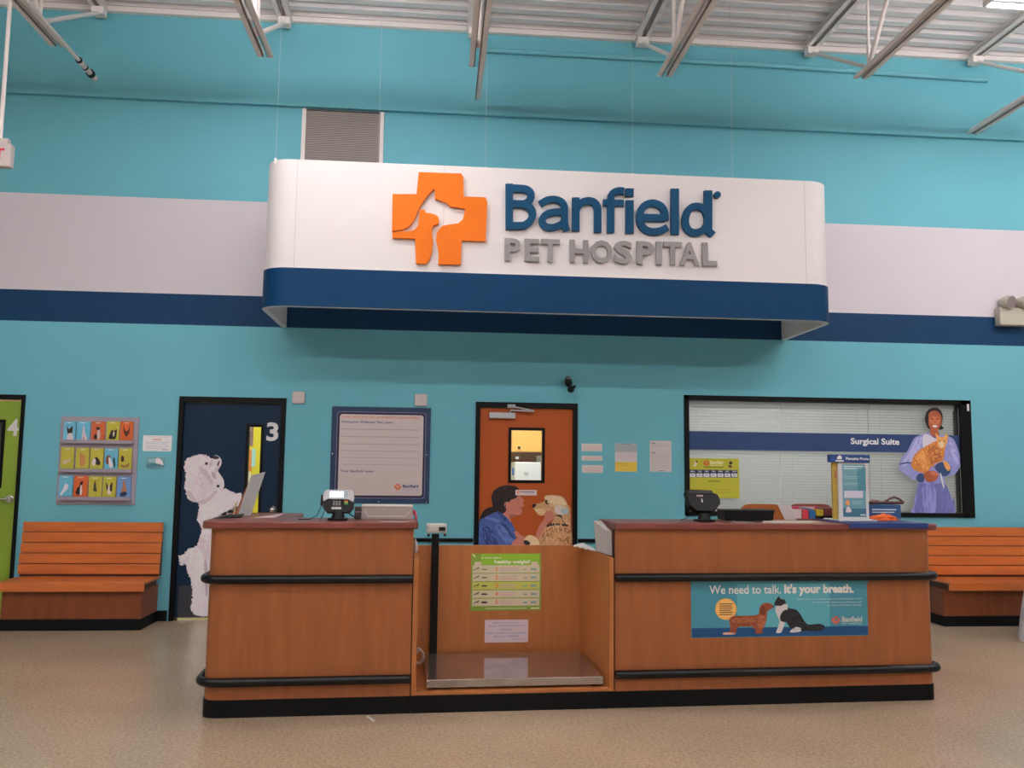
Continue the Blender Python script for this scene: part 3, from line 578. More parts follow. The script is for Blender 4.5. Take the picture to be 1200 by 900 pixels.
# strip lights
TUBE = M('fluorescent_tube', (1, 1, 1), .5, emit=(1.0, .965, .965), es=36)
def strip(x, y, z=5.27, label='', first=None):
    if first is not None: return copy_tree(first, (x, y, z), label)
    t_ = thing('strip_light', label, 'ceiling light', (x, y, z), 0, 'rows of fluorescent strip lights')
    m = MB(); L_ = 1.2
    m.box((x-L_, y-.042, z+.040), (x+L_, y+.042, z+.095), WHITE, .004)
    for s_ in (-L_, L_-.02): m.box((x+s_, y-.085, z-.005), (x+s_+.02, y+.085, z+.046), WHITE, .002)
    m.build('housing', t_)
    for s_ in (-.06, .06):
        m = MB(); m.tube([(x-L_+.03, y+s_, z+.008), (x+L_-.03, y+s_, z+.008)], .019, TUBE, 8); m.build('tube', t_)
    for s_ in (-.9, .9):
        m = MB(); m.tube([(x+s_, y, z+.10), (x+s_, y, 6.13)], .004, STEELW, 6); m.build('hanging_rod', t_)
    return t_
s0 = strip(5.54, -2.53, label='fluorescent strip light in the top right corner of the view')
rows = [(-2.53, [-1.0, 7.95]), (-6.4, [-4.75, -2.15, .45, 4.3, 7.95]), (-10.6, [-7.35, -4.75, -2.15, .45, 3.05, 5.68, 8.3])]
for ri, (yy, xs) in enumerate(rows):
    for k, xx in enumerate(sorted(xs)):
        strip(xx, yy, label='fluorescent strip light, number %s from the left in the %s row from the sign wall' % (('one', 'two', 'three', 'four', 'five', 'six', 'seven')[k], ('first', 'second', 'third')[ri]), first=s0)

# ================================================================== BIG SIGN
sg = thing('hanging_sign', 'large white and blue curved hospital sign with orange cross hung in front of the wall', 'sign', (1.04, -.6, 2.885))
SX0, SX1, SY, SZ0, SZ1 = -1.582, 3.668, -1.19, 2.885, 4.215
def ushape(inset, r):
    x0, x1, y = SX0+inset, SX1-inset, SY+inset; rr = r-inset; pts = [(x0, -.012)]
    for i in range(9): a = PI+PI/2*i/8; pts.append((x0+rr+rr*math.cos(a), y+rr+rr*math.sin(a)))
    for i in range(9): a = -PI/2+PI/2*i/8; pts.append((x1-rr+rr*math.cos(a), y+rr+rr*math.sin(a)))
    pts.append((x1, -.012)); return pts
def ushell(i0, i1, z0, z1, mat, r=.24):
    o_, n_ = ushape(i0, r), ushape(i1, r); k = len(o_); m = MB()
    vs = [(x, y, z0) for x, y in o_]+[(x, y, z1) for x, y in o_]+[(x, y, z0) for x, y in n_]+[(x, y, z1) for x, y in n_]
    fo = []; fb = []
    for i in range(k-1):
        fo += [[i, i+1, k+i+1, k+i], [2*k+i+1, 2*k+i, 3*k+i, 3*k+i+1]]; fb += [[i, 2*k+i, 2*k+i+1, i+1], [k+i, k+i+1, 3*k+i+1, 3*k+i]]
    m.add(vs, fo, mat, True); m.add(vs, fb+[[0, k, 3*k, 2*k], [k-1, 3*k-1, 4*k-1, 2*k-1]], WHITE); return m
ushell(.012, .05, SZ0+.004, SZ1, WHITE).build('white_panel', sg)
ushell(0, .0115, SZ0+.006, 3.232, SIGNBLUE).build('blue_stripe', sg)
m = MB()
for xx in (SX0+.30, SX1-.29, .02):
    m.box((xx-.0015, SY+.0105, 3.235), (xx+.0015, SY+.013, SZ1-.001), M('seam_grey', (.5, .48, .5), .6))
m.build('panel_seams', sg)
# wires
for k, (px_, yw) in enumerate(((323, -1.12), (443, -1.12), (569, -1.12), (741, -1.12), (858, -1.12))):
    pl = wallp(yw); a, b = pl.px(px_, 190)
    m = MB(); m.tube([(a, yw, SZ1-.05), (a, yw, 6.13)], .0013, M('steel_wire', (.6, .62, .6), .4), 6)
    m.box((a-.012, yw-.012, SZ1-.03), (a+.012, yw+.012, SZ1+.02), STEELW, .003); m.build('hanging_wire', sg)
# cross logo: two raised pieces
SP = Plane((0, SY+.012, 0), (1, 0, 0)); 
def raised(pl, pts_px, o, mat, d, h0=.006):
    m = MB(); P = [pl.px(o[0]+x/o[2], o[1]+y/o[2]) for x, y in pts_px]; m.prism([pl.w(a, b, h0) for a, b in P], pl.N*d, mat); return m
SPF = Plane((0, SY-.03, 0), (1, 0, 0))
def raisedf(pts_px, o, mat):
    P = [SPF.px(o[0]+x/o[2], o[1]+y/o[2]) for x, y in pts_px]; m = MB(); m.prism([SPF.w(a, b, 0) for a, b in P], -SPF.N*.036, mat); return m
raisedf(CROSS_A, (450, 190, 6.427), ORANGE).build('cross_piece', sg)
raisedf(CROSS_B, (450, 190, 6.427), ORANGE).build('cross_piece', sg)
# raised letters of the name: strokes in a unit em, x-height .72, ascender 1
def arc(cx, cy, rx, ry, a0, a1, n=14): return [(cx+rx*math.cos(math.radians(a0+(a1-a0)*i/n)), cy+ry*math.sin(math.radians(a0+(a1-a0)*i/n))) for i in range(n+1)]
def stroke(mb, path, w, X, mat, dep):
    """X maps (x,y)->front 3-D point; path of flat band with width w (in letter units scaled by X)"""
    n = len(path); Lf, Rg = [], []
    for i in range(n):
        x0, y0 = path[max(i-1, 0)]; x1, y1 = path[min(i+1, n-1)]; dx, dy = x1-x0, y1-y0; l = math.hypot(dx, dy) or 1; nx, ny = -dy/l, dx/l
        k = 1.
        if 0 < i < n-1:
            ax, ay = path[i][0]-x0, path[i][1]-y0; la = math.hypot(ax, ay) or 1; k = 1/max(.6, abs((-ay/la)*nx+(ax/la)*ny))
        Lf.append((path[i][0]+nx*w/2*k, path[i][1]+ny*w/2*k)); Rg.append((path[i][0]-nx*w/2*k, path[i][1]-ny*w/2*k))
    F = [X(*p) for p in Lf]+[X(*p) for p in Rg]; B = [p+dep for p in F]; fs = []
    for i in range(n-1): fs += [[i, i+1, n+i+1, n+i], [2*n+i, 3*n+i, 3*n+i+1, 2*n+i+1], [i, 2*n+i, 2*n+i+1, i+1], [n+i, n+i+1, 3*n+i+1, 3*n+i]]
    fs += [[0, n, 3*n, 2*n], [n-1, 3*n-1, 4*n-1, 2*n-1]]
    mb.add(F+B, fs, mat)
# letters: (left px, right px, baseline y at left, top y) and centre-line strokes in px units local to each letter
def spl(pts, n=4):
    out = []
    for i in range(len(pts)-1):
        p0, p1, p2, p3 = pts[max(i-1, 0)], pts[i], pts[i+1], pts[min(i+2, len(pts)-1)]
        for j in range(n):
            t = j/n; t2 = t*t; t3 = t2*t
            out.append(tuple(.5*(2*p1[c] + (p2[c]-p0[c])*t + (2*p0[c]-5*p1[c]+4*p2[c]-p3[c])*t2 + (3*p1[c]-p0[c]-3*p2[c]+p3[c])*t3) for c in (0, 1)))
    return out+[pts[-1]]
def letter(name, strokes, ox, oy, sc, w, mat):
    """strokes read in px of an enlargement (ox, oy, sc)"""
    m = MB(); X = lambda x, y: SPF.w(*SPF.px(ox+x/sc, oy+y/sc), 0)
    for k_, st in enumerate(strokes):
        path, ww = (st if isinstance(st, tuple) and isinstance(st[1], (int, float)) else (st, w))
        if len(path) > 4: path = spl(path)
        stroke(m, path, ww, lambda x, y: SPF.w(*SPF.px(ox+x/sc, oy+y/sc), .0006*k_), mat, -SPF.N*(.036-.0009*k_))
    return m.build(name, sg)
o5 = (570, 180, 2.79)
def ell(cx, cy, rx, ry, a0=0, a1=360, n=28): return arc(cx, cy, rx, ry, a0, a1, n)
W1 = 24
B1 = [[(75, 98), (75, 247)], [(64, 111.5), (118, 114), (134, 118), (144, 127), (146, 139), (142, 152), (132, 160), (118, 164), (75, 163)], [(75, 163), (118, 165), (136, 172), (148, 183), (151, 200), (145, 218), (132, 229), (116, 235), (64, 235)]]
letter('raised_letter', B1, *o5, W1, LETBLUE)
a1 = [[(176, 164), (200, 151), (225, 149), (246, 157), (255, 172), (256.5, 196), (257, 228), (263, 252)], [(257, 190), (225, 190), (200, 196), (186, 208), (183, 222), (190, 235), (205, 241), (225, 239), (245, 230), (257, 215)]]
letter('raised_letter', a1, *o5, 22, LETBLUE)
n1_ = [[(293, 143), (293, 252)], [(293, 186), (303, 168), (318, 157), (337, 154), (354, 160), (363, 174), (364.5, 192), (364.5, 257)]]
letter('raised_letter', n1_, *o5, 24, LETBLUE)
f1 = [[(407, 258), (407, 155), (409, 137), (418, 126), (433, 121), (451, 122)], ([(382, 159), (450, 161)], 20)]
letter('raised_letter', f1, *o5, 23, LETBLUE)
i1 = [([(469, 152), (469, 260)], 26), ([(455, 126), (482, 126.5)], 26)]
letter('raised_letter', i1, *o5, 25, LETBLUE)
e1 = [[(503, 208), (585, 210)], [(585, 217), (583, 190), (570, 170), (545, 161), (520, 168), (506, 186), (502, 210), (508, 234), (525, 250), (548, 255), (572, 251), (593, 240)]]
letter('raised_letter', e1, *o5, 23, LETBLUE)
l1 = [([(617, 114), (617, 264)], 26)]
letter('raised_letter', l1, *o5, 26, LETBLUE)
d_ = [([(726, 120), (726, 255)], 26), [(722, 200), (714, 182), (695, 172), (672, 175), (657, 192), (651, 218), (656, 242), (671, 256), (692, 257), (712, 247), (722, 232)], ([(714, 240), (742, 266)], 22)]
letter('raised_letter', d_, *o5, 23, LETBLUE)
m = MB(); P = [SPF.px(570+(756+11*math.cos(2*PI*i/16))/2.79, 180+(134+11*math.sin(2*PI*i/16))/2.79) for i in range(16)]
m.prism([SPF.w(a, b, 0) for a, b in P], -SPF.N*.036, LETBLUE); m.build('raised_dot', sg)
for ch, x0_, x1_ in (('P', 60, 112), ('E', 125, 173), ('T', 178, 240), ('H', 273, 333), ('O', 342, 412), ('S', 418, 478), ('P', 492, 548), ('I', 556, 574), ('T', 580, 640), ('A', 634, 697), ('L', 708, 755)):
    top = 276+(x0_-60)*.0222; bot = 349+(x0_-60)*.026
    vs, fs = text_geo(ch, .035)
    a0, b0 = SPF.px(570+x0_/2.79, 180+bot/2.79); a1_, _b = SPF.px(570+x1_/2.79, 180+bot/2.79); _, b1 = SPF.px(570+x0_/2.79, 180+top/2.79)
    ymin = min(p[1] for p in vs); ymax = max(p[1] for p in vs)
    F = [SPF.w(a0+p[0]*(a1_-a0), b0+(p[1]-ymin)/(ymax-ymin)*(b1-b0), 0) for p in vs]; m = MB(); n = len(F)
    ec = {}
    for f_ in fs:
        for i in range(len(f_)):
            e_ = (f_[i], f_[(i+1) % len(f_)]); ec[frozenset(e_)] = ec.get(frozenset(e_), []) + [e_]
    side = [[e[0][0], e[0][1], n+e[0][1], n+e[0][0]] for e in ec.values() if len(e) == 1]
    m.add(F+[p-SPF.N*.030 for p in F], fs+[[n+i for i in f_][::-1] for f_ in fs]+side, LETGREY); m.build('raised_letter', sg)

# ================================================================== WALL THINGS
# louvre vent
t_ = thing('wall_vent', 'large beige louvred vent on the wall above the left part of the sign', 'vent', (-1.03, 0, 4.40))
m = MB()
for a, b in (((-1.455, -.02, 4.40), (-1.415, -.001, 5.185)), ((-.655, -.02, 4.40), (-.615, -.001, 5.185)), ((-1.455, -.02, 4.38), (-.615, -.001, 4.42)), ): m.box(a, b, STEELW, .003)
m.build('frame', t_)
m = MB(); VM = M('vent_beige', (.42, .36, .34), .55); z = 4.425
while z < 5.165:
    m.box((-1.415, -.016, z), (-.655, -.004, z+.011), VM); z += .019
m.box((-1.415, -.003, 4.42), (-.655, -.0008, 5.185), M('vent_dark', (.10, .085, .08), .8)); m.build('louvres', t_)
# brochure rack
RP = wallp(0); RK = M('lilac_grey_rack', hexlin('8C8590', .68), .45)
t_ = thing('brochure_rack', 'grey wall rack with three rows of pet brochures above the left bench', 'brochure rack', (-3.29, 0, 1.12))
m = MB(); slab(RP, -3.648, 1.107, -2.914, 1.958, .016, RK, m, 0, .0015); 
m.build('back_board', t_)
R7 = Plane((0, -.045, 0), (1, 0, 0)); R0 = (60, 480, 7.5)
for k, (ya, yb) in enumerate(((283, 303), (535, 555), (780, 800))):
    m = MB(); a0, b0 = R7.px(60+(95 - k*15)/7.5, 480+ya/7.5); a1_, b1 = R7.px(60+(718-k*12)/7.5, 480+yb/7.5)
    m.box((a0, -.062, b1), (a1_, -.018, b1+.006), RK); m.box((a0, -.064, b1), (a1_, -.061, b1+.035), RK); m.build('shelf', t_)
BR = [[(115, 102, 208, 296, '5FA6BE', 'dog'), (228, 103, 332, 300, '5FA6BE', 'rabbit'), (360, 103, 465, 300, 'B4582E', 'puppy'), (492, 103, 592, 304, 'A9A33A', 'cat'), (612, 103, 712, 302, 'BE5A2A', 'ears')],
      [(90, 330, 192, 540, 'A9A33A', 'lizard'), (222, 335, 325, 542, 'A9A33A', 'tabby'), (348, 338, 450, 542, 'A9A33A', 'rabbit2'), (475, 340, 578, 546, '5FA6BE', 'catdog'), (598, 340, 702, 546, 'A9A33A', 'pair')],
      [(72, 578, 180, 782, '5FA6BE', 'parrot'), (205, 582, 312, 786, 'BE5A2A', 'tuxedo'), (335, 585, 437, 790, 'A9A33A', 'bird'), (460, 588, 562, 790, 'A9A33A', 'terrier'), (585, 588, 692, 790, '5F86B8', 'puppyball')]]
BD = {'dog': ('blue brochure with a brown and white dog, first in the top row', [('3A241C', [(25, 20), (40, 35), (60, 30), (80, 22), (72, 55), (45, 60), (30, 50)]), ('C8BCC0', [(35, 58), (75, 56), (82, 85), (30, 85)])]),
      'rabbit': ('blue brochure with a white pointed figure, second in the top row', [('C0B4BC', [(42, 82), (46, 40), (52, 22), (62, 22), (66, 50), (85, 80)]), ('B07878', [(50, 70), (62, 70), (60, 82), (52, 82)])]),
      'puppy': ('orange brochure with a seated black and white puppy, middle of the top row', [('2A1C18', [(15, 62), (35, 58), (48, 75), (20, 78)]), ('B8A8A0', [(45, 35), (62, 30), (68, 70), (44, 80)]), ('3A2A24', [(32, 28), (50, 25), (66, 28), (60, 38), (40, 38)])]),
      'cat': ('yellow green brochure with a black cat, fourth in the top row', [('241C1A', [(12, 74), (28, 50), (40, 38), (60, 42), (85, 36), (75, 74), (40, 78)]), ('B8B0A0', [(52, 48), (66, 46), (60, 66), (50, 62)])]),
      'ears': ('orange brochure with a dark dog face and tall ears, last in the top row', [('4A2418', [(22, 15), (40, 40), (62, 40), (82, 15), (74, 50), (60, 62), (50, 70), (40, 62), (28, 50)])]),
      'lizard': ('yellow green brochure with a pale lizard, first in the middle row', [('B8A890', [(12, 62), (30, 52), (55, 55), (85, 45), (70, 60), (40, 68), (20, 72)])]),
      'tabby': ('yellow green brochure with an orange tabby, second in the middle row', [('B07A4A', [(32, 25), (45, 22), (58, 35), (70, 30), (76, 70), (50, 78), (28, 72)])]),
      'rabbit2': ('yellow green brochure with a black and white rabbit, middle of the middle row', [('2A2422', [(30, 45), (55, 40), (80, 58), (78, 72), (45, 70)]), ('C8C0C0', [(12, 60), (28, 44), (42, 50), (38, 72), (15, 74)])]),
      'catdog': ('light blue brochure with a brown dog and a black cat, fourth in the middle row', [('6A3024', [(8, 40), (25, 30), (45, 34), (35, 62), (10, 66)]), ('D0C8CC', [(30, 38), (50, 50), (66, 78), (35, 80)]), ('1E1A1C', [(68, 45), (80, 42), (86, 75), (76, 80)])]),
      'pair': ('yellow green brochure with two small animals, last in the middle row', [('3A2A20', [(15, 38), (30, 32), (42, 42), (35, 58), (18, 55)]), ('8A6A34', [(12, 70), (50, 72), (85, 62), (80, 78), (30, 82)])]),
      'parrot': ('light blue brochure with a white parrot, first in the bottom row', [('C8C0CC', [(8, 80), (30, 58), (45, 38), (70, 40), (66, 60), (40, 70), (15, 88)])]),
      'tuxedo': ('orange brochure with a black and white cat looking up, second in the bottom row', [('1E181A', [(10, 75), (22, 52), (40, 45), (48, 28), (70, 22), (66, 36), (48, 48), (40, 80)]), ('C8BEBE', [(48, 46), (60, 42), (62, 76), (45, 82)])]),
      'bird': ('yellow green brochure with a thin dark bird, middle of the bottom row', [('3A3A2A', [(45, 24), (54, 24), (60, 50), (66, 66), (40, 64), (34, 60)])]),
      'terrier': ('yellow green brochure with a black and white terrier face, fourth in the bottom row', [('241E1C', [(22, 25), (38, 40), (55, 40), (76, 24), (72, 62), (50, 70), (28, 60)]), ('C8B8B4', [(42, 42), (52, 40), (56, 62), (70, 68), (50, 80), (32, 70)])]),
      'puppyball': ('blue brochure with a brown sitting puppy, last in the bottom row', [('9A6A4A', [(42, 22), (58, 20), (66, 45), (78, 60), (60, 68), (25, 66), (40, 48)]), ('2C2C4A', [(20, 74), (50, 66), (80, 72), (60, 84), (25, 86)])])}
for row in BR:
    for (x0_, y0_, x1_, y1_, c_, kd) in row:
        pl = wallp(-.034); A = Art(pl, 60, 480, 7.5, base=.0005); lab, blobs = BD[kd]
        pxslab(pl, 60+x0_/7.5, 480+y0_/7.5, 60+x1_/7.5, 480+y1_/7.5, .008, ink(c_, .68), A.mb, 0, -.008)
        fx = lambda u, v: (x0_+(x1_-x0_)*u/100, y0_+(y1_-y0_)*v/100)
        for i, (bc, bp_) in enumerate(blobs): A.poly(ink(bc, .68), [fx(u, v) for u, v in bp_], 1+i)
        dk = {'5FA6BE': '2E7AA8', 'A9A33A': '9AA040', 'B4582E': 'A03C28', 'BE5A2A': 'A84028', '5F86B8': '2A3A7A'}[c_]
        A.rect(ink(dk, .68), *fx(0, 88), *fx(100, 100), 3); A.rect(ink('C8CCD0', .68), *fx(22, 92), *fx(78, 96), 4); A.rect(ink('D8D8C8', .68), *fx(30, 6), *fx(72, 9), 4)
        c0, c1 = pl.px(60+(x0_+x1_)/15, 480+y1_/7.5); single(A.mb, 'brochure', lab, 'brochure', (c0, -.034, c1), 'pet brochures in the wall rack')
# small paper and plate
A = Art(W0, 60, 480, 7.5, base=.0025); pxslab(W0, 168, 510, 200.8, 529, .002, ink('C2BABE', .52), A.mb, .008)
A.bars(ink('9A7A8A', .52), 840, 1040, [240], 6); A.bars(ink('B05A5A', .52), 895, 970, [262], 9); A.bars(ink('7A7A9A', .52), 830, 1040, [285, 300, 322, 338], 6); A.bars(ink('6A6A8A', .52), 975, 1035, [352], 6)
single(A.mb, 'wall_notice', 'white handwritten notice between the brochure rack and the navy door', 'notice', (-2.74, 0, 1.63))
A = Art(W0, 60, 480, 7.5, base=.0085); pxslab(W0, 172, 535.5, 192.5, 549, .008, ink('5C8088', .52), A.mb, .004); A.poly(ink('B8B4B8', .52), [(920, 440), (945, 425), (975, 450), (985, 490), (930, 485)], 1); A.poly(ink('3E6A78', .52), [(850, 480), (900, 470), (980, 490), (980, 505), (850, 505)], 1); A.bars(ink('8FA8B0', .52), 855, 920, [440, 455], 8, 2)
single(A.mb, 'small_picture_card', 'small blue picture card under the handwritten notice left of the navy door', 'card', (-2.745, 0, 1.46))
# wall boxes
for (a, b, lab) in ((343, 459, 'small white square wall box to the right of the navy door top'), (486, 462, 'small white square wall box above the right corner of the wellness board')):
    m = MB(); x_, z_ = W0.px(a+7.3, b+7); m.box((x_-.063, -.03, z_-.06), (x_+.063, -.001, z_+.06), M('white_plastic', (.66, .58, .56), .5), .008)
    m.tube([(x_, -.030, z_), (x_, -.0315, z_)], .004, GREYP, 10); single(m, 'wall_box', lab, 'wall box', (x_, -.015, z_-.06), 'white square wall boxes')
# wellness board
t_ = thing('wellness_board', 'blue framed white wellness plan board between the navy and orange doors', 'board', (-.56, 0, 1.14))
m = MB(); a0, b0 = W0.px(390.5, 476); a1_, b1 = W0.px(501, 590.5); slab(W0, -1.052, 1.142, -.066, 2.102, .012, ink('1E3450', .6), m, 0, .0015); m.build('board', t_)
A = Art(W0, 380, 470, 6.923, base=.0145)
A.mb.poly([W0.w(a, b, .0149) for a, b in rrect(-1.0, 1.19, -.112, 2.052, .035)], ink('7A6E88', .6)); A.mb.poly([W0.w(a, b, .0153) for a, b in rrect(-.995, 1.195, -.117, 2.047, .033)], ink('1E2038', .6)); A.mb.poly([W0.w(a, b, .0157) for a, b in rrect(-.972, 1.218, -.138, 2.025, .025)], ink('B0A4A2', .6))
A.text(ink('B86A50', .6), "Look who's in for preventive care today!", 138, 138, 776, 19, 5, .02, 142); A.text(ink('39456A', .6), 'Welcome Wellness Plan pets:', 138, 176, 558, 16, 5, .02, 182); A.text(ink('39456A', .6), 'Your Banfield team:', 130, 575, 405, 18, 5, .015, 578)
for y_ in (230, 290, 350, 405, 460, 515, 630, 685): A.rect(ink('968C96', .6), 130, y_, 770-(20 if y_ > 600 else 0)-(220 if y_ > 600 else 0), y_+2.4, 5)
mini_logo(A, 596, 697, 54, ink('B8603A', .6), 6); A.text(ink('39456A', .6), 'Banfield', 636, 702, 764, 24, 6, .03); A.text(ink('8A8A98', .6), 'PET HOSPITAL', 636, 722, 764, 11, 6, .02); A.bars(ink('9A94B0', .6), 580, 765, [742], 5, 6)
A.mb.build('print', t_)
for (x_, y_) in ((79, 46), (462, 50), (845, 60), (67, 428), (834, 437), (441, 817), (826, 822)):
    a, b = W0.px(380+x_/6.923, 470+y_/6.923); m = MB(); m.ball((a, -.0165, b), .008, CHROME, 10, (1, .35, 1)); m.build('screw', t_)
# notices
for (x0_, y0_, x1_, y1_, lab) in ((105, 182, 328, 268, 'topmost of the three small white label strips right of the orange door'), (105, 313, 330, 368, 'thinnest, middle white label strip right of the orange door'), (110, 414, 338, 500, 'lowest of the three small white label strips right of the orange door')):
    A = Art(W0, 670, 500, 9.23, base=.0025); pxslab(W0, 670+x0_/9.23, 500+y0_/9.23, 670+x1_/9.23, 500+y1_/9.23, .002, ink('A8A29E', .5), A.mb, .006)
    hh = y1_-y0_; A.bars(ink('B07A80', .5), x0_+25, x1_-15, [y0_+hh*f_ for f_ in ((.35, .55, .75) if hh > 60 else (.4, .65))], 6, 1); c0, c1 = W0.px(670+(x0_+x1_)/2/9.23, 500+y1_/9.23)
    single(A.mb, 'label_strip', lab, 'notice', (c0, 0, c1), 'white label strips by the orange door')
A = Art(W0, 670, 500, 9.23, base=.0015); pxslab(W0, 670+468/9.23, 500+180/9.23, 670+706/9.23, 500+488/9.23, .001, ink('A09A9C', .5), A.mb)
A.rect(ink('808488', .5), 470, 182, 704, 278, 1); A.rect(ink('B89A3A', .5), 470, 380, 704, 486, 1); A.bars(ink('50555A', .5), 535, 640, [190], 7, 2); A.bars(ink('A07A88', .5), 500, 690, [310, 330], 6, 2); A.bars(ink('8A7030', .5), 480, 620, [405, 425], 6, 2); A.bars(ink('66706A', .5), 490, 690, [215, 235, 250], 4, 2)
single(A.mb, 'wall_poster', 'grey, white and yellow notice sheet between the label strips and the plain sheet', 'notice', (1.94, 0, 1.48))
A = Art(W0, 670, 500, 9.23, base=.0015); pxslab(W0, 670+842/9.23, 500+150/9.23, 670+1080/9.23, 500+490/9.23, .001, ink('9E9896', .5), A.mb)
A.bars(ink('4A4A50', .5), 860, 905, [180], 9, 2); A.bars(ink('4A4A50', .5), 860, 905, [283], 9, 2); A.bars(ink('7A7676', .5), 860, 1065, [200, 215, 300, 316, 332, 350, 370, 395, 420, 445], 5, 2); A.bars(ink('4A4A50', .5), 945, 1000, [478], 7, 2)
single(A.mb, 'paper_sheet', 'plain grey printed sheet on the wall left of the big window', 'notice', (2.31, 0, 1.486))
# camera on the wall
t_ = thing('security_camera', 'small black camera on a bracket high above the orange door', 'security camera', (1.36, 0, 2.28))
def w0(x, y, yy): a, b = wallp(yy).px(x, y); return (a, yy, b)
m = MB(); m.tube([w0(666.5, 449, -.001), w0(666.5, 449, -.012)], .038, DARKP, 16); m.tube([w0(666.5, 449, -.01), w0(666.5, 449, -.10)], .012, DARKP, 10); m.build('bracket', t_)
m = MB(); m.ball(w0(665.8, 447, -.09), .042, DARKP, 14, (.85, .8, 1.35)); m.ball(w0(666.5, 443.5, -.10), .03, GREYP, 12, (.9, .8, .6)); m.build('housing', t_)
m = MB(); m.ball(w0(669, 456.5, -.10), .036, DARKP, 14, (1, 1.2, .9)); m.tube([w0(671, 454, -.12), w0(673.5, 453, -.15)], .016, DARKP, 12); m.build('lens', t_)
# emergency light (right) 
t_ = thing('emergency_light', 'cream emergency light box with two round lamp heads at the right edge', 'emergency light', (6.17, 0, 3.09))
m = MB(); m.box((6.02, -.10, 3.10), (6.335, -.001, 3.295), CREAM, .012); m.build('battery_box', t_)
for xx in (6.10, 6.29):
    m = MB(); m.tube([(xx, -.06, 3.28), (xx, -.06, 3.33)], .016, CREAM, 10); m.tube([(xx-.01, -.03, 3.375), (xx, -.08, 3.36), (xx+.02, -.15, 3.345)], [.038, .066, .070], CREAM, 20); h_ = m.build('lamp_head', t_)
    m = MB(); m.tube([(xx+.02, -.1505, 3.345), (xx+.0215, -.156, 3.3435)], .062, M('lamp_lens', (.30, .25, .26), .15), 20); m.build('lens', h_)
# exit sign on a pole at the left edge
t_ = thing('exit_sign', 'white exit sign box with red letter, cut by the left edge, hung on a pole', 'exit sign', (-3.55, -1.9, 3.9))
EY = -1.9; pl = Plane((0, EY, 0), (1, 0, 0)); a0, b0 = pl.px(0, 196); a1_, b1 = pl.px(13, 168)
m = MB(); m.box((a1_-.32, EY, b0+.01), (a1_, EY+.07, b1+.0), M('white_plastic', (.66, .58, .56), .5), .008); m.box((a1_-.30, EY+.01, b1), (a1_-.03, EY+.06, b1+.045), M('white_plastic', (.66, .58, .56), .5), .006); m.build('housing', t_)
m = MB(); vs, fs = text_geo('EXIT', .02); m.add([(a1_-.28+p[0]*.235, EY-.0015, b0+.05+p[1]*.10) for p in vs], fs, M('exit_red', (.75, .03, .06), .4)); m.build('red_lettering', t_)
a, _ = pl.px(5, 60); m = MB(); m.tube([(a, EY+.035, b1+.04), (a, EY+.035, 6.13)], .016, STEELW, 12); m.build('pole', t_)

# ================================================================== BENCHES
def bench(x0, x1, label, bx0, bx1):
    t_ = thing('bench', label, 'bench', ((x0+x1)/2, -.3, 0), 0, 'orange wooden benches against the wall')
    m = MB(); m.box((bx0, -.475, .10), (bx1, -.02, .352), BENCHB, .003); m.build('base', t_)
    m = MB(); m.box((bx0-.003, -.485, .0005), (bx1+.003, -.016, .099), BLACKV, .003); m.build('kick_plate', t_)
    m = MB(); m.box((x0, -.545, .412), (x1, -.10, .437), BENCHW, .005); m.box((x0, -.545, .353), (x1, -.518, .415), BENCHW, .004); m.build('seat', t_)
    m = MB(); m.box((x0+.03, -.517, .3535), (x1-.03, -.10, .4115), M('bench_shade_brown', (.10, .032, .014), .6)); m.build('seat_shade_block', t_)  # dark fill stands in for shade in the open recess under the seat
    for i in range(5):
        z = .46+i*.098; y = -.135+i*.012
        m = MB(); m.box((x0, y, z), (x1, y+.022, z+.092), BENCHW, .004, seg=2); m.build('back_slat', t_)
    m = MB(); m.prism([(x0+.01, -.112, .438), (x0+.01, -.062, .94), (x0+.01, -.0305, .94), (x0+.01, -.0305, .438)], (x1-x0-.02, 0, 0), M('bench_shade_brown', (.10, .032, .014), .6)); m.build('back_panel', t_)  # dark sheet added behind the slats so their gaps read as shade
bench(-3.905, -2.615, 'orange wooden slatted bench under the brochure rack at the left', -3.87, -2.65)
bench(5.055, 7.6, 'orange wooden slatted bench at the right edge behind the right counter', 5.02, 7.56)

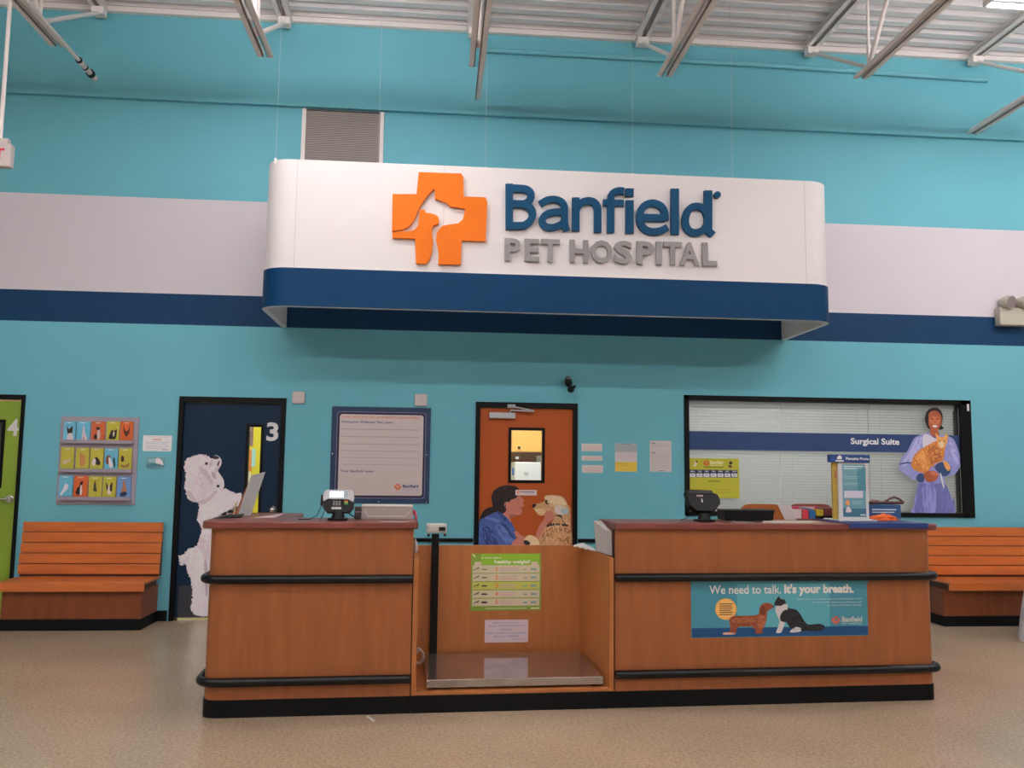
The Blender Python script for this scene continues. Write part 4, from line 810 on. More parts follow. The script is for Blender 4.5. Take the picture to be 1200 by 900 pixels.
# ================================================================== COUNTERS (counter coordinates u, v, z)
def uvpoly(pts): return pts
def fillet(pts, rads, n=7):
    out = []; k = len(pts)
    for i, (x, y) in enumerate(pts):
        r = rads[i]
        if not r: out.append((x, y)); continue
        ax, ay = pts[i-1]; bx, by = pts[(i+1) % k]; la = math.hypot(ax-x, ay-y); lb = math.hypot(bx-x, by-y)
        p = (x+(ax-x)/la*r, y+(ay-y)/la*r); q = (x+(bx-x)/lb*r, y+(by-y)/lb*r)
        for j in range(n+1):
            t = j/n; out.append(((1-t)**2*p[0]+2*t*(1-t)*x+t*t*q[0], (1-t)**2*p[1]+2*t*(1-t)*y+t*t*q[1]))
    return out
def vprism(pts, z0, z1, mat): m = MB(); m.prism([D(u, v, z0) for u, v in pts], (0, 0, z1-z0), mat); return m
def vprism_soft(pts, z0, z1, mat, e=.006):
    """slab with a softened top and bottom edge"""
    m = MB(); n = len(pts); cx = sum(p[0] for p in pts)/n; cyy = sum(p[1] for p in pts)/n
    def off(d):
        o_ = []
        for i in range(n):
            ax, ay = pts[i-1]; bx, by = pts[(i+1) % n]; dx, dy = bx-ax, by-ay; l = math.hypot(dx, dy) or 1; o_.append((pts[i][0]-dy/l*d, pts[i][1]+dx/l*d))
        return o_
    rings = [(off(e), z0), (pts, z0+e), (pts, z1-e), (off(e), z1)]
    vs = []; fs = []
    for r_, z in rings: vs += [D(u, v, z) for u, v in r_]
    for k in range(3):
        for i in range(n): fs.append([k*n+i, k*n+(i+1) % n, (k+1)*n+(i+1) % n, (k+1)*n+i])
    fs += [list(range(n))[::-1], [3*n+i for i in range(n)]]; m.add(vs, fs, mat); return m
ZC0, ZC1 = 1.118, 1.16
def counter(label, u0, u1, left_round, wing_u, loc, wing_v):
    t_ = thing('reception_counter', label, 'counter', tuple(D(*loc, 0)), TH, 'reception counters')
    if left_round:
        bp = [(u0, 0), (u1, 0), (u1, .40), (wing_u, .40), (wing_u, wing_v), (u0, wing_v)]; rb = [.11, 0, 0, 0, 0, 0]
        tp = [(u0-.05, -.03), (u1+.03, -.03), (u1+.03, .43), (wing_u+.10, .43), (wing_u+.03, .50), (wing_u+.03, wing_v+.03), (u0-.05, wing_v+.03)]; rt = [.12, .04, 0, 0, 0, 0, .03]
    else:
        bp = [(u0, 0), (u1, 0), (u1, wing_v), (wing_u, wing_v), (wing_u, .40), (u0, .40)]; rb = [0, .07, 0, 0, 0, 0]
        tp = [(u0-.004, -.03), (u1+.06, -.03), (u1+.06, wing_v+.03), (wing_u-.03, wing_v+.03), (wing_u-.03, .50), (wing_u-.10, .43), (u0-.004, .43)]; rt = [.01, .09, .03, 0, 0, 0, 0]
    vprism(fillet(bp, rb), .104, ZC0-.001, WOOD).build('body', t_)
    kb = [(u-.004*(u == u0)+.004*(u == u1), v-.004*(v == 0)) for u, v in bp]
    vprism(fillet(kb, rb), .0005, .103, BLACKV).build('kick_plate', t_)
    vprism_soft(fillet(tp, rt), ZC0, ZC1, TOPM).build('countertop', t_)
    for z in (.814, .211):
        c_ = .024
        if left_round: path = fillet([(u0-c_, wing_v), (u0-c_, -c_), (u1, -c_)], [0, .13, 0], 10)
        else: path = fillet([(u0, -c_), (u1+c_, -c_), (u1+c_, wing_v)], [0, .09, 0], 10)
        m = MB(); m.tube([D(u, v, z) for u, v in path], .027, RAILM, 16); m.build('bumper_rail', t_)
    return t_
CL = counter('left reception counter with red brown top and two black bumper rails', -1.372, -.134, True, -.95, (-.75, .2), 1.0)
CR = counter('right reception counter, the long one carrying the dental poster', 1.158, 3.36, False, 2.95, (2.25, .2), .80)
# dark seams beside the bay
# scale bay
t_ = thing('scale_bay', 'low wooden bay between the two counters that houses the pet scale', 'scale bay', tuple(D(.5, .4, 0)), TH)
B_ = lambda m, a, b, mat, bev=0.: m.box(a, b, mat, bev, T=DT)
m = MB(); B_(m, (-.128, .0, .104), (-.098, .90, .938), WOODI, .001); m.build('side_panel', t_)
m = MB(); B_(m, (1.122, .0, .104), (1.151, .90, .938), WOODI, .001); m.build('side_panel', t_)
m = MB(); B_(m, (-.0975, .875, .104), (1.1215, .90, .938), WOODI, .001); m.build('back_panel', t_)
m = MB(); B_(m, (-.0975, .003, .104), (1.1215, .874, .122), WOODI, .001); m.build('floor_panel', t_)
m = MB(); B_(m, (-.1285, -.004, .0005), (1.1525, .89, .103), BLACKV); m.build('kick_plate', t_)
m = MB(); B_(m, (-.1335, -.001, .104), (-.1285, .02, .93), BLACKV); B_(m, (1.1515, -.001, .104), (1.157, .02, 1.117), BLACKV); m.build('seam_strip', t_)
# platform scale
t_ = thing('platform_scale', 'stainless pet scale platform with a black column and white display head', 'scale', tuple(D(.5, .4, .122)), TH)
STEEL = mottled('scale_steel', (.52, .46, .42), (.40, .36, .33), (9, 9, 9), .10, .5, 4); nodes(STEEL)[2].inputs['Metallic'].default_value = .85
m = MB(); B_(m, (-.032, .045, .136), (1.093, .80, .186), STEEL, .003); m.build('platform', t_)
for (a, b) in ((.02, .09), (1.04, .09), (.02, .75), (1.04, .75)):
    m = MB(); m.tube([D(a, b, .1225), D(a, b, .1358)], .025, DARKP, 12); m.build('foot', t_)
m = MB(); B_(m, (.013, .812, .123), (.066, .86, 1.025), DARKP, .004); m.build('column', t_)
m = MB(); B_(m, (-.028, .77, 1.036), (.118, .862, 1.100), M('offwhite_plastic', (.62, .60, .58), .4), .010); hd = m.build('display_head', t_)
m = MB(); B_(m, (.060, .7655, 1.050), (.108, .7695, 1.078), DARKP, .003); m.build('display_window', hd)
for a in (-.012, .105): m = MB(); m.tube([D(a, .80, 1.018), D(a, .80, 1.035)], .009, CREAM, 10); m.tube([D(a-.008, .80, 1.020), D(a+.010, .80, 1.020)], .011, DARKP, 10); m.build('clamp_knob', hd)
m = MB(); m.box
cpts = [D(-.058+.030*math.cos(t*.7)-.002*t*.3, .60+.012*t*.4, .20+.048*math.sin(t*.7)) for t in range(0, 22)]
m = MB(); m.tube(cpts, .0045, M('silver_cable', (.45, .40, .36), .3), 8); m.build('coiled_cable', t_)

# healthy weight poster and card on the bay's back
BPl = deskp(.875)
A = Art(BPl, 540, 640, 7.5, base=.0025); GR = ink('6E8A34', .62); GR2 = ink('76A02C', .62); CRM = ink('B4A890', .62)
pxslab(BPl, 552.3, 648.8, 633.6, 715, .0015, GR, A.mb, 0, .0007)
A.rect(GR2, 180, 66, 690, 165, 1); A.rect(CRM, 104, 168, 690, 526, 2)
A.rect(CRM, 122, 138, 180, 170, 2); A.rect(CRM, 618, 138, 675, 170, 2)
A.text(ink('D8D8B8', .62), 'Is your pet a', 182, 108, 356, 15, 2, .01); A.text(ink('D8D8B8', .62), 'healthy weight?', 296, 150, 608, 28, 2, .03)
for i in range(5):
    y_ = 168+i*72.5; A.rect(ink('A8A850' if i == 2 else 'B2A890', .62), 104, y_, 690, y_+69, 3)
    A.text(ink('BE6440', .62), str(i+1), 310 if i == 0 else 302, y_+52, 320 if i == 0 else 326, 38, 4, .02); A.bars(ink('A88890', .62), 340, 510-i*12, [y_+22, y_+36, y_+50], 4, 4); A.rect(GR, 104, y_+68, 690, y_+71.5, 4)
    g_ = 3.2*i; A.poly(ink('3A3A38', .62), [(112, y_+44), (126, y_+32), (144, y_+26), (158, y_+14), (160, y_+24), (152, y_+30), (155, y_+46), (148, y_+34+g_*.3), (130, y_+36+g_*.3), (116, y_+48)], 5)
    A.disc(ink('3A3A38', .62), 206, y_+36, 30, 5, 3.5+g_*.5, 14); A.disc(ink('6A8A84', .62), 565, y_+36, 22, 5, 3+g_*.4, 14)
    A.poly(ink('6A8A90', .62), [(618, y_+22), (630, y_+26), (655, y_+24), (664, y_+34), (664, y_+50), (656, y_+42), (628, y_+42+g_*.2), (620, y_+50), (616, y_+34)], 5)
A.bars(ink('A8B080', .62), 215, 575, [546], 5, 3); A.bars(ink('C8C8A0', .62), 615, 690, [544], 9, 3); A.poly(ink('C0C8A0', .62), [(100, 70), (112, 72), (130, 94), (118, 92)], 3)
a, b = BPl.px(593, 715); single(A.mb, 'weight_poster', 'green healthy weight chart with five numbered rows on the bay back panel', 'poster', tuple(BPl.w(a, b)), rz=TH)
A = Art(BPl, 540, 640, 7.5, base=.0025); pxslab(BPl, 568.2, 726.5, 618.8, 752.3, .0015, ink('A89AA0', .52), A.mb, .008, .0007)
INKB = ink('5A6A92', .52)
for tx, x0_, yb, x1_, cp in (('FOR THE SAFETY', 280, 680, 512, 13), ('OF ALL OUR CLIENTS & PETS', 235, 706, 570, 14), ('PLEASE', 352, 742, 448, 17), ('KEEP YOUR PET LEASHED', 222, 770, 578, 16), ('OR IN A CARRIER', 285, 798, 510, 14), ('Thank you', 450, 822, 572, 14)): A.text(INKB, tx, x0_, yb, x1_, cp, 1, .0)
a, b = BPl.px(593, 752); single(A.mb, 'handwritten_card', 'white handwritten card below the green weight chart', 'notice', tuple(BPl.w(a, b)), rz=TH)

# dental poster on the right counter
FP = deskp(0)
A = Art(FP, 800, 670, 5.217, base=.0025)
TLB = ink('3A7888', .66); pxslab(FP, 809.5, 681.5, 1017.3, 744.5, .002, TLB, A.mb)
A.rect(ink('4C909C', .66), 330, 60, 900, 335, 1); A.rect(ink('437F8E', .66), 58, 48, 1132, 70, 2)
A.rect(ink('15406A', .66), 55, 345, 1132, 385, 2)
A.text(ink('C4BEB8', .66), 'We need to talk.', 162, 136, 600, 50, 3, .012, 130); A.text(ink('C8C2BC', .66), "It's your breath.", 620, 128, 1045, 48, 3, .045, 126)
A.disc(ink('C4904A', .66), 263, 228, 66, 3); A.disc(ink('CDA05A', .66), 263, 228, 58, 4)
A.bars(ink('6A4A30', .66), 222, 306, [196, 209, 222, 235, 248, 261], 5, 5)
SM = ink('A8B4B4', .66)
for tx, x0_, yb, x1_ in (('Bad breath is a common sign of dental disease, which', 698, 170, 1095), ('can lead to life-threatening illnesses such', 788, 190, 1095), ('as heart and kidney disease.', 885, 208, 1095)): A.text(SM, tx, x0_, yb, x1_, 11, 3, .0)
mini_logo(A, 935, 296, 50, ink('B8583A', .66), 3); A.text(ink('A8A8A4', .66), 'Banfield', 972, 304, 1096, 30, 3, .03); A.text(ink('9AA8AA', .66), 'PET HOSPITAL', 972, 322, 1096, 11, 3, .02)
DG = ink('7A4028', .66); DG2 = ink('5E2E1E', .66); DG3 = ink('96583A', .66)
A.poly(DG, [(285, 290), (310, 270), (370, 268), (430, 266), (462, 258), (468, 225), (480, 200), (505, 190), (530, 192), (555, 208), (548, 222), (525, 235), (515, 250), (512, 290), (500, 325), (488, 345), (484, 374), (445, 376), (440, 340), (400, 335), (350, 335), (328, 352), (322, 380), (250, 382), (248, 372), (285, 365), (288, 330)], 4)
A.poly(DG2, [(478, 215), (496, 208), (506, 240), (500, 268), (480, 262), (470, 240)], 5); A.poly(DG3, [(300, 285), (400, 280), (450, 275), (455, 300), (400, 310), (310, 310)], 5); A.poly(ink('B89080', .66), [(248, 372), (290, 370), (322, 378), (300, 384), (250, 383)], 5); A.poly(DG3, [(465, 272), (505, 270), (508, 300), (480, 345), (455, 330)], 5); A.disc(NOSE, 552, 212, 6, 6)
CK = ink('1E1E22', .66); CWH = ink('B4AEAE', .66)
A.poly(CK, [(585, 150), (598, 165), (625, 172), (630, 195), (650, 222), (690, 230), (720, 262), (745, 305), (770, 322), (830, 318), (862, 328), (862, 352), (830, 362), (760, 360), (700, 362), (655, 340), (625, 300), (600, 300), (592, 250), (590, 210), (560, 205), (560, 188), (572, 168)], 4)
A.poly(CWH, [(570, 210), (600, 208), (622, 196), (640, 205), (636, 240), (615, 252), (600, 262), (605, 300), (622, 305), (612, 345), (598, 372), (570, 370), (580, 340), (590, 300), (576, 268), (566, 240)], 5)
A.poly(CWH, [(655, 362), (690, 338), (722, 345), (722, 362), (690, 370), (660, 370)], 5); A.poly(CK, [(612, 240), (640, 235), (645, 300), (600, 302), (594, 270)], 6)
tufts(A, [(290, 290), (320, 272), (450, 270), (505, 260), (508, 300), (480, 345), (330, 332), (290, 340)], [DG, ink('84482E', .66), ink('6E3824', .66), DG3], 120, 18, 5, 10, 6.2, 30, 16)
tufts(A, [(650, 230), (690, 235), (740, 300), (770, 325), (855, 330), (850, 355), (700, 358), (655, 330)], [CK, ink('2A2A30', .66), ink('34343A', .66)], 60, 22, 5, 50, 5.2, 40, 17)
a, b = FP.px(913, 744); single(A.mb, 'dental_poster', 'teal dental poster of a dog and cat nose to nose on the right counter front', 'poster', tuple(FP.w(a, b)), rz=TH)

# ---------------- things on the left counter
def onz(px_, py_, z=ZC1):
    d = ray(px_, py_); t = (z-CAM.z)/d.z; return CAM+d*t
def uv(P): q = DT.inverted() @ P; return q.x, q.y
def at_v(px_, py_, v): pl = deskp(v); a, b = pl.px(px_, py_); return a, b
# card terminals: face towards the customer, tilted back
def terminal(cu, cv, label, silver=True):
    t_ = thing('card_terminal', label, 'card terminal', tuple(D(cu, cv, ZC1)), TH)
    Tm = DT @ Matrix.Translation((cu, cv, 0))
    m = MB(); m.prism([(x, y, ZC1+.0008) for x, y in rrect(-.062, -.055, .062, .055, .02)], (0, 0, .014), DARKP, T=Tm); m.tube([(0, 0, ZC1+.014), (0, 0, ZC1+.055)], [.045, .032], DARKP, 18, T=Tm); m.tube([(-.035, 0, ZC1+.052), (.035, 0, ZC1+.052)], .014, DARKP, 12, T=Tm); m.build('stand', t_)
    tl = math.radians(18 if silver else 28)
    F = Tm @ Matrix.Translation((0, 0, ZC1+(.06 if silver else .082))) @ Matrix.Rotation(-tl, 4, 'X')    # local z up the face, -y out of the face
    hw = .098
    prof = [(-hw, .075), (-hw*.98, .02), (-hw*.70, -.012), (hw*.70, -.012), (hw*.98, .02), (hw, .075), (hw*.95, .118), (hw*.8, .132), (-hw*.8, .132), (-hw*.95, .118)]
    if silver:
        m = MB(); m.prism([(x, .022, z) for x, z in prof], (0, -.040, 0), DARKP, T=F); m.build('body', t_)
        m = MB(); m.prism([(x, -.0185, z) for x, z in [(-hw*.96, .055), (-hw*.7, .070), (hw*.62, .068), (hw*.96, .050), (hw, .085), (hw*.93, .118), (hw*.78, .130), (-hw*.78, .130), (-hw*.93, .118), (-hw, .085)]], (0, -.012, 0), SILVERP, T=F); m.build('silver_bezel', t_)
        m = MB(); m.box((-.055, -.0325, .080), (.030, -.0308, .118), M('lit_screen', (.8, .85, .9), .2, emit=(.8, .88, 1), es=.9), T=F); m.build('screen', t_)
        m = MB(); m.box((.034, -.0325, .080), (.058, -.0308, .118), M('screen_buttons', (.35, .45, .5), .3), T=F); m.build('side_buttons', t_)
        for nm, c_, z in (('red_key', (.5, .05, .02), .058), ('yellow_key', (.6, .4, .05), .047), ('green_key', (.05, .4, .1), .036)):
            m = MB(); m.box((.036, -.024, z), (.060, -.0185, z+.009), M(nm, c_, .4), .001, T=F); m.build(nm, t_)
        m = MB()
        for i in range(3):
            for j in range(3): m.box((-.035+i*.018, -.0215, .030+j*.011), (-.022+i*.018, -.0185, .038+j*.011), GREYP, .001, T=F)
        m.build('keypad', t_)
        m = MB(); m.box((-.042, -.0225, .004), (.020, -.0185, .020), M('offwhite_plastic', (.62, .60, .58), .4), .002, T=F); m.build('name_plate', t_)
        m = MB(); m.tube([F @ Vector(p) for p in ((-hw-.006, -.01, .10), (-hw-.008, -.012, .03))], .008, DARKP, 10); m.build('stylus', t_)
        m = MB(); m.tube([F @ Vector((-hw-.008, -.012, .03)), D(cu-.13, cv-.03, ZC1+.03), D(cu-.18, cv-.02, ZC1+.006), D(cu-.25, cv+.03, ZC1+.005)], .0028, DARKP, 6); m.tube([F @ Vector((.05, 0, .0)), D(cu+.08, cv, ZC1+.035), D(cu+.12, cv+.05, ZC1+.006)], .004, DARKP, 6); m.tube([F @ Vector((-.08, 0, .02)), D(cu-.10, cv, ZC1+.02), D(cu-.11, cv-.02, ZC1+.005)], .0028, DARKP, 6); m.build('cable', t_)
    else:
        bk = [(-.115, .128), (-.100, .02), (-.06, -.02), (.04, -.022), (.085, .0), (.10, .02), (.112, .03), (.116, .065), (.105, .10), (.075, .112), (.070, .130), (-.09, .135)]
        m = MB(); m.prism([(x, .03, z) for x, z in bk], (0, -.055, 0), DARKP, T=F); m.build('body', t_)
        m = MB(); m.box((-.045, -.0275, .082), (.0, -.0252, .094), M('red_white_label', (.45, .28, .28), .4), T=F); m.build('label', t_)
        m = MB(); m.box((-.018, -.0275, .040), (-.008, -.0252, .066), M('offwhite_plastic', (.62, .60, .58), .4), .001, T=F); m.build('clip', t_)
        m = MB(); m.box((-.095, -.0285, .105), (.065, -.0252, .128), M('black_ridge', (.02, .02, .022), .5), .002, T=F); m.build('top_ridge', t_)
        m = MB(); m.tube([F @ Vector((-.10, 0, .05)), D(cu-.11, cv, ZC1+.03), D(cu-.14, cv+.06, ZC1+.006)], .003, DARKP, 6); m.build('cable', t_)
    return t_
terminal(-.612, .16, 'silver and black card terminal with lit screen on the left counter')
terminal(1.817, .16, 'all black card terminal seen from behind at the left end of the right counter', False)
# printer
t_ = thing('printer', 'light grey flatbed machine behind the card terminal on the left counter', 'printer', tuple(D(-.30, .34, ZC1)), TH)
u_a, z_t = at_v(423.5, 592, .25); u_b, _ = at_v(484, 592, .25)
PG = M('printer_grey', (.42, .36, .34), .45); PL_ = M('printer_light', (.70, .66, .60), .4)
m = MB(); B_(m, (u_a, .25, ZC1+.001), (u_b, .40, z_t-.012), PG, .004); m.build('body', t_)
m = MB(); B_(m, (u_a, .247, z_t-.0115), (u_b, .40, z_t+.001), PL_, .004); m.build('lid', t_)
m = MB(); hA = z_t-ZC1
q = [(u_a+.022, z_t-.030), (u_a+.042, ZC1+.022), (u_b-.046, ZC1+.022), (u_b-.014, z_t-.030)]
stroke(m, q, .004, lambda x, y: D(x, .246, y), PL_, DY*.0035); m.build('recess_edge', t_)
u_c, _ = at_v(415.5, 596, .27); m = MB(); B_(m, (u_c, .27, ZC1+.001), (u_a-.001, .38, z_t-.012), M('printer_dark', (.09, .08, .075), .5), .003); B_(m, (u_c+.004, .2685, ZC1+.045), (u_a-.003, .2695, ZC1+.051), PG); m.build('side_module', t_)
m = MB(); path = [D(u_b+.006, .30, ZC1+.055), D(u_b+.014, .29, ZC1+.050), D(u_b+.018, .28, ZC1+.03), D(u_b+.024, .27, ZC1+.006)]
m.tube(path, .008, M('red_plastic', (.55, .03, .06), .35), 8); m.tube([D(u_b+.006, .30, ZC1+.055), D(u_b+.002, .31, ZC1+.03)], .006, M('red_plastic', (.55, .03, .06), .35), 8)
single(m, 'red_strap', 'small curved red strap beside the grey machine on the left counter', 'strap', tuple(D(u_b+.02, .28, ZC1)), rz=TH)
m = MB(); B_(m, (-.34, -.015, ZC1+.0008), (-.165, .03, ZC1+.0028), M('pale_paper', (.50, .52, .50), .5)); single(m, 'paper_slip', 'pale paper slip lying at the front edge of the left counter', 'paper', tuple(D(-.25, 0, ZC1)), rz=TH)
# slanted holder with open folder
t_ = thing('document_holder', 'leaning grey panel holder at the left end of the left counter', 'document holder', tuple(D(-1.2, .45, ZC1)), TH)
a, va = uv(onz(279, 604)); vA = min(max(va, .32), .55)
P1 = at_v(279, 604, vA); P2 = at_v(295, 557, vA); vB = vA+.10; P4 = at_v(294, 600.5, vB); P3 = at_v(311, 553, vB)
def quad_slab(p, d, mat, m=None):
    m = m or MB(); m.prism(p, d, mat); return m
z0_ = ZC1+.001
q = [D(P1[0], vA, z0_), D(P4[0], vB, z0_), D(P3[0], vB, P3[1]), D(P2[0], vA, P2[1])]
quad_slab(q, Vector((-.004, .002, 0)), mottled('grey_sheet', (.66, .71, .71), (.58, .63, .64), (5, 5, 5), .35)).build('front_panel', t_)
P5 = at_v(287, 572, vA+.02); m = MB()
q = [D(P1[0]-.035, vA+.03, z0_), D(P1[0]-.006, vA+.01, z0_), D(P2[0]-.012, vA+.01, P2[1]-.02), D(P2[0]-.024, vA+.03, P2[1]-.06)]
quad_slab(q, Vector((0, .008, 0)), M('brown_cover', (.30, .10, .055), .5)).build('brown_cover', t_)
q = [D(P1[0]-.042, vA+.032, z0_), D(P1[0]-.032, vA+.026, z0_), D(P1[0]-.014, vA+.026, z0_+.10), D(P1[0]-.028, vA+.032, z0_+.085)]
quad_slab(q, Vector((0, .01, 0)), M('tan_sheet', (.55, .42, .22), .5)).build('tan_pages', t_)
m = MB(); a = -1.405
m.add([D(a, .30, z0_), D(-1.245, .36, z0_), D(-1.26, .55, z0_+.012), D(a+.01, .45, z0_+.001), D(a, .30, z0_+.004), D(-1.245, .36, z0_+.006), D(-1.26, .55, z0_+.018), D(a+.01, .45, z0_+.006)], [[3, 2, 1, 0], [4, 5, 6, 7], [0, 1, 5, 4], [1, 2, 6, 5], [2, 3, 7, 6], [3, 0, 4, 7]], DARKP)
single(m, 'black_folder', 'flat black folder at the left end of the left counter, left of the leaning panel', 'folder', tuple(D(-1.36, .42, ZC1)), rz=TH)
m = MB(); m.add([D(-1.16, .34, z0_), D(-1.03, .34, z0_), D(-.99, .46, z0_+.020), D(-1.12, .50, z0_+.004), D(-1.16, .34, z0_+.003), D(-1.03, .34, z0_+.003), D(-.99, .46, z0_+.024), D(-1.12, .50, z0_+.008)], [[3, 2, 1, 0], [4, 5, 6, 7], [0, 1, 5, 4], [1, 2, 6, 5], [2, 3, 7, 6], [3, 0, 4, 7]], M('pinkish_paper', (.50, .38, .37), .5))
single(m, 'open_pages', 'open pinkish white pages lying right of the leaning panel on the left counter', 'paper', tuple(D(-1.09, .40, ZC1)), rz=TH)
# bag and yellow tag at the inner side of the left counter; sheets at the inner side of the right counter
m = MB(); B_(m, (-.1325, .30, .955), (-.1265, .42, 1.10), M('yellow_tag', (.65, .62, .05), .5)); single(m, 'yellow_tag', 'narrow yellow tag on the inner side of the left counter', 'tag', tuple(D(-.13, .36, .955)), rz=TH)
PB = M('clear_bag', (.62, .52, .50), .3); m = MB()
m.ball(D(-.112, .30, .975), .03, PB, 14, (.55, 1.2, 1.2)); m.tube([D(-.112, .30, .99), D(-.115, .33, 1.03)], [.012, .004], PB, 8); single(m, 'crumpled_bag', 'small crumpled white bag on the left rim of the scale bay', 'bag', tuple(D(-.112, .3, .94)), rz=TH)
PW = M('sheet_white', (.62, .60, .58), .55)
t_ = thing('paper_bundle', 'white sheets hanging on the left side of the right counter', 'paper', tuple(D(1.13, .25, .94)), TH)
for k in range(3):
    m = MB(); q = [D(1.152-k*.006, .05+k*.03, .945), D(1.140-k*.007, .38, .945), D(1.128-k*.008, .40, 1.15), D(1.136-k*.004, .30, 1.158-k*.01), D(1.150-k*.006, .06+k*.03, 1.10)]
    m.prism(q, (-.003, 0, 0), PW); m.build('sheet', t_)
m = MB()
for k in range(4): m.prism([D(1.10-.02*k, .45+.10*k, .939), D(1.135, .43+.10*k, .939), D(1.13, .52+.10*k, .95+.006*(k % 2)), D(1.09-.01*k, .50+.1*k, .945)], (0, 0, .006), PW)
single(m, 'loose_papers', 'loose white papers on the right rim of the scale bay', 'paper', tuple(D(1.11, .6, .94)), rz=TH)

# ---------------- things on the right counter
m = MB(); ua, zt_ = at_v(849.5, 597.5, .28); ub, _ = at_v(907.5, 597.5, .28)
m.prism([D(ua, .28, ZC1+.004), D(ub-.01, .28, ZC1+.004), D(ub, .28, zt_), D(ua-.004, .28, zt_)], DY*.14, DARKP); m.box
B_(m, (ua-.006, .275, zt_-.006), (ub+.002, .425, zt_+.002), M('dark_grey_rim', (.03, .032, .034), .5), .002); B_(m, (ua+.02, .30, ZC1+.0005), (ub-.03, .40, ZC1+.006), DARKP)
single(m, 'black_tray', 'long black tray on the right counter beside the black card terminal', 'tray', tuple(D((ua+ub)/2, .35, ZC1)), rz=TH)
m = MB(); B_(m, (1.985, .06, ZC1+.0006), (2.14, .17, ZC1+.003), GREYP, .001); single(m, 'grey_card', 'grey card lying on the right counter in front of the black tray', 'card', tuple(D(2.06, .11, ZC1)), rz=TH)
m = MB(); pw_ = M('cream_paper', (.66, .58, .47), .6)
for k, (a, b, c_, d_2) in enumerate(((2.17, .02, 2.52, .20), (2.28, .05, 2.60, .22))): m.prism([D(a, b+.03, ZC1+.0008+k*.002), D(c_, b, ZC1+.0008+k*.002), D(c_+.03, d_2, ZC1+.0008+k*.002), D(a+.05, d_2+.02, ZC1+.0008+k*.002)], (0, 0, .0014), pw_)
single(m, 'cream_papers', 'cream sheets lying on the right counter in front of the wooden chair back', 'paper', tuple(D(2.4, .1, ZC1)), rz=TH)
m = MB(); m.tube([D(2.05, .20, ZC1+.006), D(2.20, .09, ZC1+.006)], .0045, DARKP, 8); single(m, 'black_pen', 'black pen lying in front of the black tray', 'pen', tuple(D(2.12, .15, ZC1)), rz=TH)
# wooden chair behind
def chair_back(px0, px1, pyt, v, label, mat, zseat=.62):
    t_ = thing('wooden_chair', label, 'chair', tuple(D(at_v((px0+px1)/2, pyt, v)[0], v+.2, 0)), TH)
    ua, _ = at_v(px0, 604, v); ub, _ = at_v(px1, 604, v); _, zt = at_v((px0+px1)/2, pyt, v); w = ub-ua; r = .055
    pts = fillet([(ua, .86), (ub, .86), (ub-.01, zt), (ua+.01, zt)], [.03, .03, .09, .09], 6)
    m = MB(); m.prism([D(u, v, z) for u, z in pts], DY*.022, mat); m.build('backrest', t_)
    m = MB(); m.prism([D(u, v2, zseat) for u, v2 in rrect(ua, v+.03, ub, v+.03+w, .04)], (0, 0, .03), mat); m.build('seat', t_)
    for (u, v2, top) in ((ua+.03, v+.024, .90), (ub-.03, v+.024, .90), (ua+.03, v+w, zseat), (ub-.03, v+w, zseat)): m = MB(); m.tube([D(u, v2+.004, .001), D(u, v2+.004, top)], .014, DARKP, 10); m.build('leg', t_)
CHW = mottled('chair_orange_wood', (.50, .16, .035), (.40, .12, .03), (3, 3, 18), .35, .5, 4)
chair_back(866, 921, 590.8, .95, 'orange wooden chair back rising behind the right counter beside the black tray', CHW)
CHR = mottled('chair_red_wood', (.30, .09, .06), (.25, .07, .05), (3, 3, 18), .35, .5, 4)
chair_back(922, 978, 590.5, 1.15, 'dark red wooden chair back rising behind the coloured boxes on the right counter', CHR)
# folded white sheet, boxes
def vb(x0_, y0_, x1_, y1_, v, d, mat, name, label, cat, group=None, slant=0., bev=.002):
    ua, zt = at_v(x0_, y0_, v); ub, zb = at_v(x1_, y1_, v); zb = max(zb, ZC1+.0008); m = MB()
    m.prism([D(ua+slant, v, zb), D(ub, v, zb), D(ub-slant, v, zt), D(ua, v, zt)], DY*d, mat); return single(m, name, label, cat, tuple(D((ua+ub)/2, v, zb)), group, TH)
m = MB(); p = [at_v(x, y, .33) for x, y in ((911, 591), (927, 592), (933, 607), (920, 607))]
m.prism([D(p[0][0], .33, p[0][1]), D(p[1][0], .33, p[1][1]), D(p[2][0], .33, ZC1+.001), D(p[3][0], .33, ZC1+.001)], DY*.004+Vector((.002, 0, 0)), M('curved_paper', (.60, .56, .56), .5))
single(m, 'leaning_sheet', 'white leaning sheet in front of the orange chair back on the right counter', 'paper', tuple(D(p[2][0], .33, ZC1)), rz=TH)
vb(928, 597, 940, 607.5, .36, .05, M('white_box', (.66, .60, .58), .5), 'white_box', 'small white box left of the red box on the right counter', 'box')
vb(941, 597.5, 947.5, 607.5, .34, .05, M('red_box', (.55, .04, .06), .45), 'red_box', 'small red box between the white and blue boxes on the right counter', 'box')
vb(948.5, 598.5, 955.8, 607.5, .34, .05, M('blue_box', (.02, .12, .32), .45), 'blue_box', 'small blue box between the red and yellow boxes on the right counter', 'box')
vb(957, 597, 965, 604.5, .36, .05, M('yellow_box', (.60, .45, .02), .45), 'yellow_box', 'small yellow box left of the display stand on the right counter', 'box')
m = MB(); q = [at_v(x, y, .42) for x, y in ((927, 594.2), (958, 593.4), (957, 601), (940, 597), (929, 597))]
m.prism([D(a, .42, b) for a, b in q], DY*.05, M('magenta_pack', (.55, .03, .13), .4)); q = [at_v(x, y, .415) for x, y in ((936, 594), (955, 594.2), (954, 597.8), (938, 596))]; m.prism([D(a, .415, b) for a, b in q], DY*.004, M('sheet_white', (.62, .60, .58), .55))
q = [at_v(x, y, .412) for x, y in ((936, 594.2), (938, 594), (954, 597.5), (953, 599))]; m.prism([D(a, .412, b) for a, b in q], DY*.003, M('blue_box', (.02, .12, .32), .45))
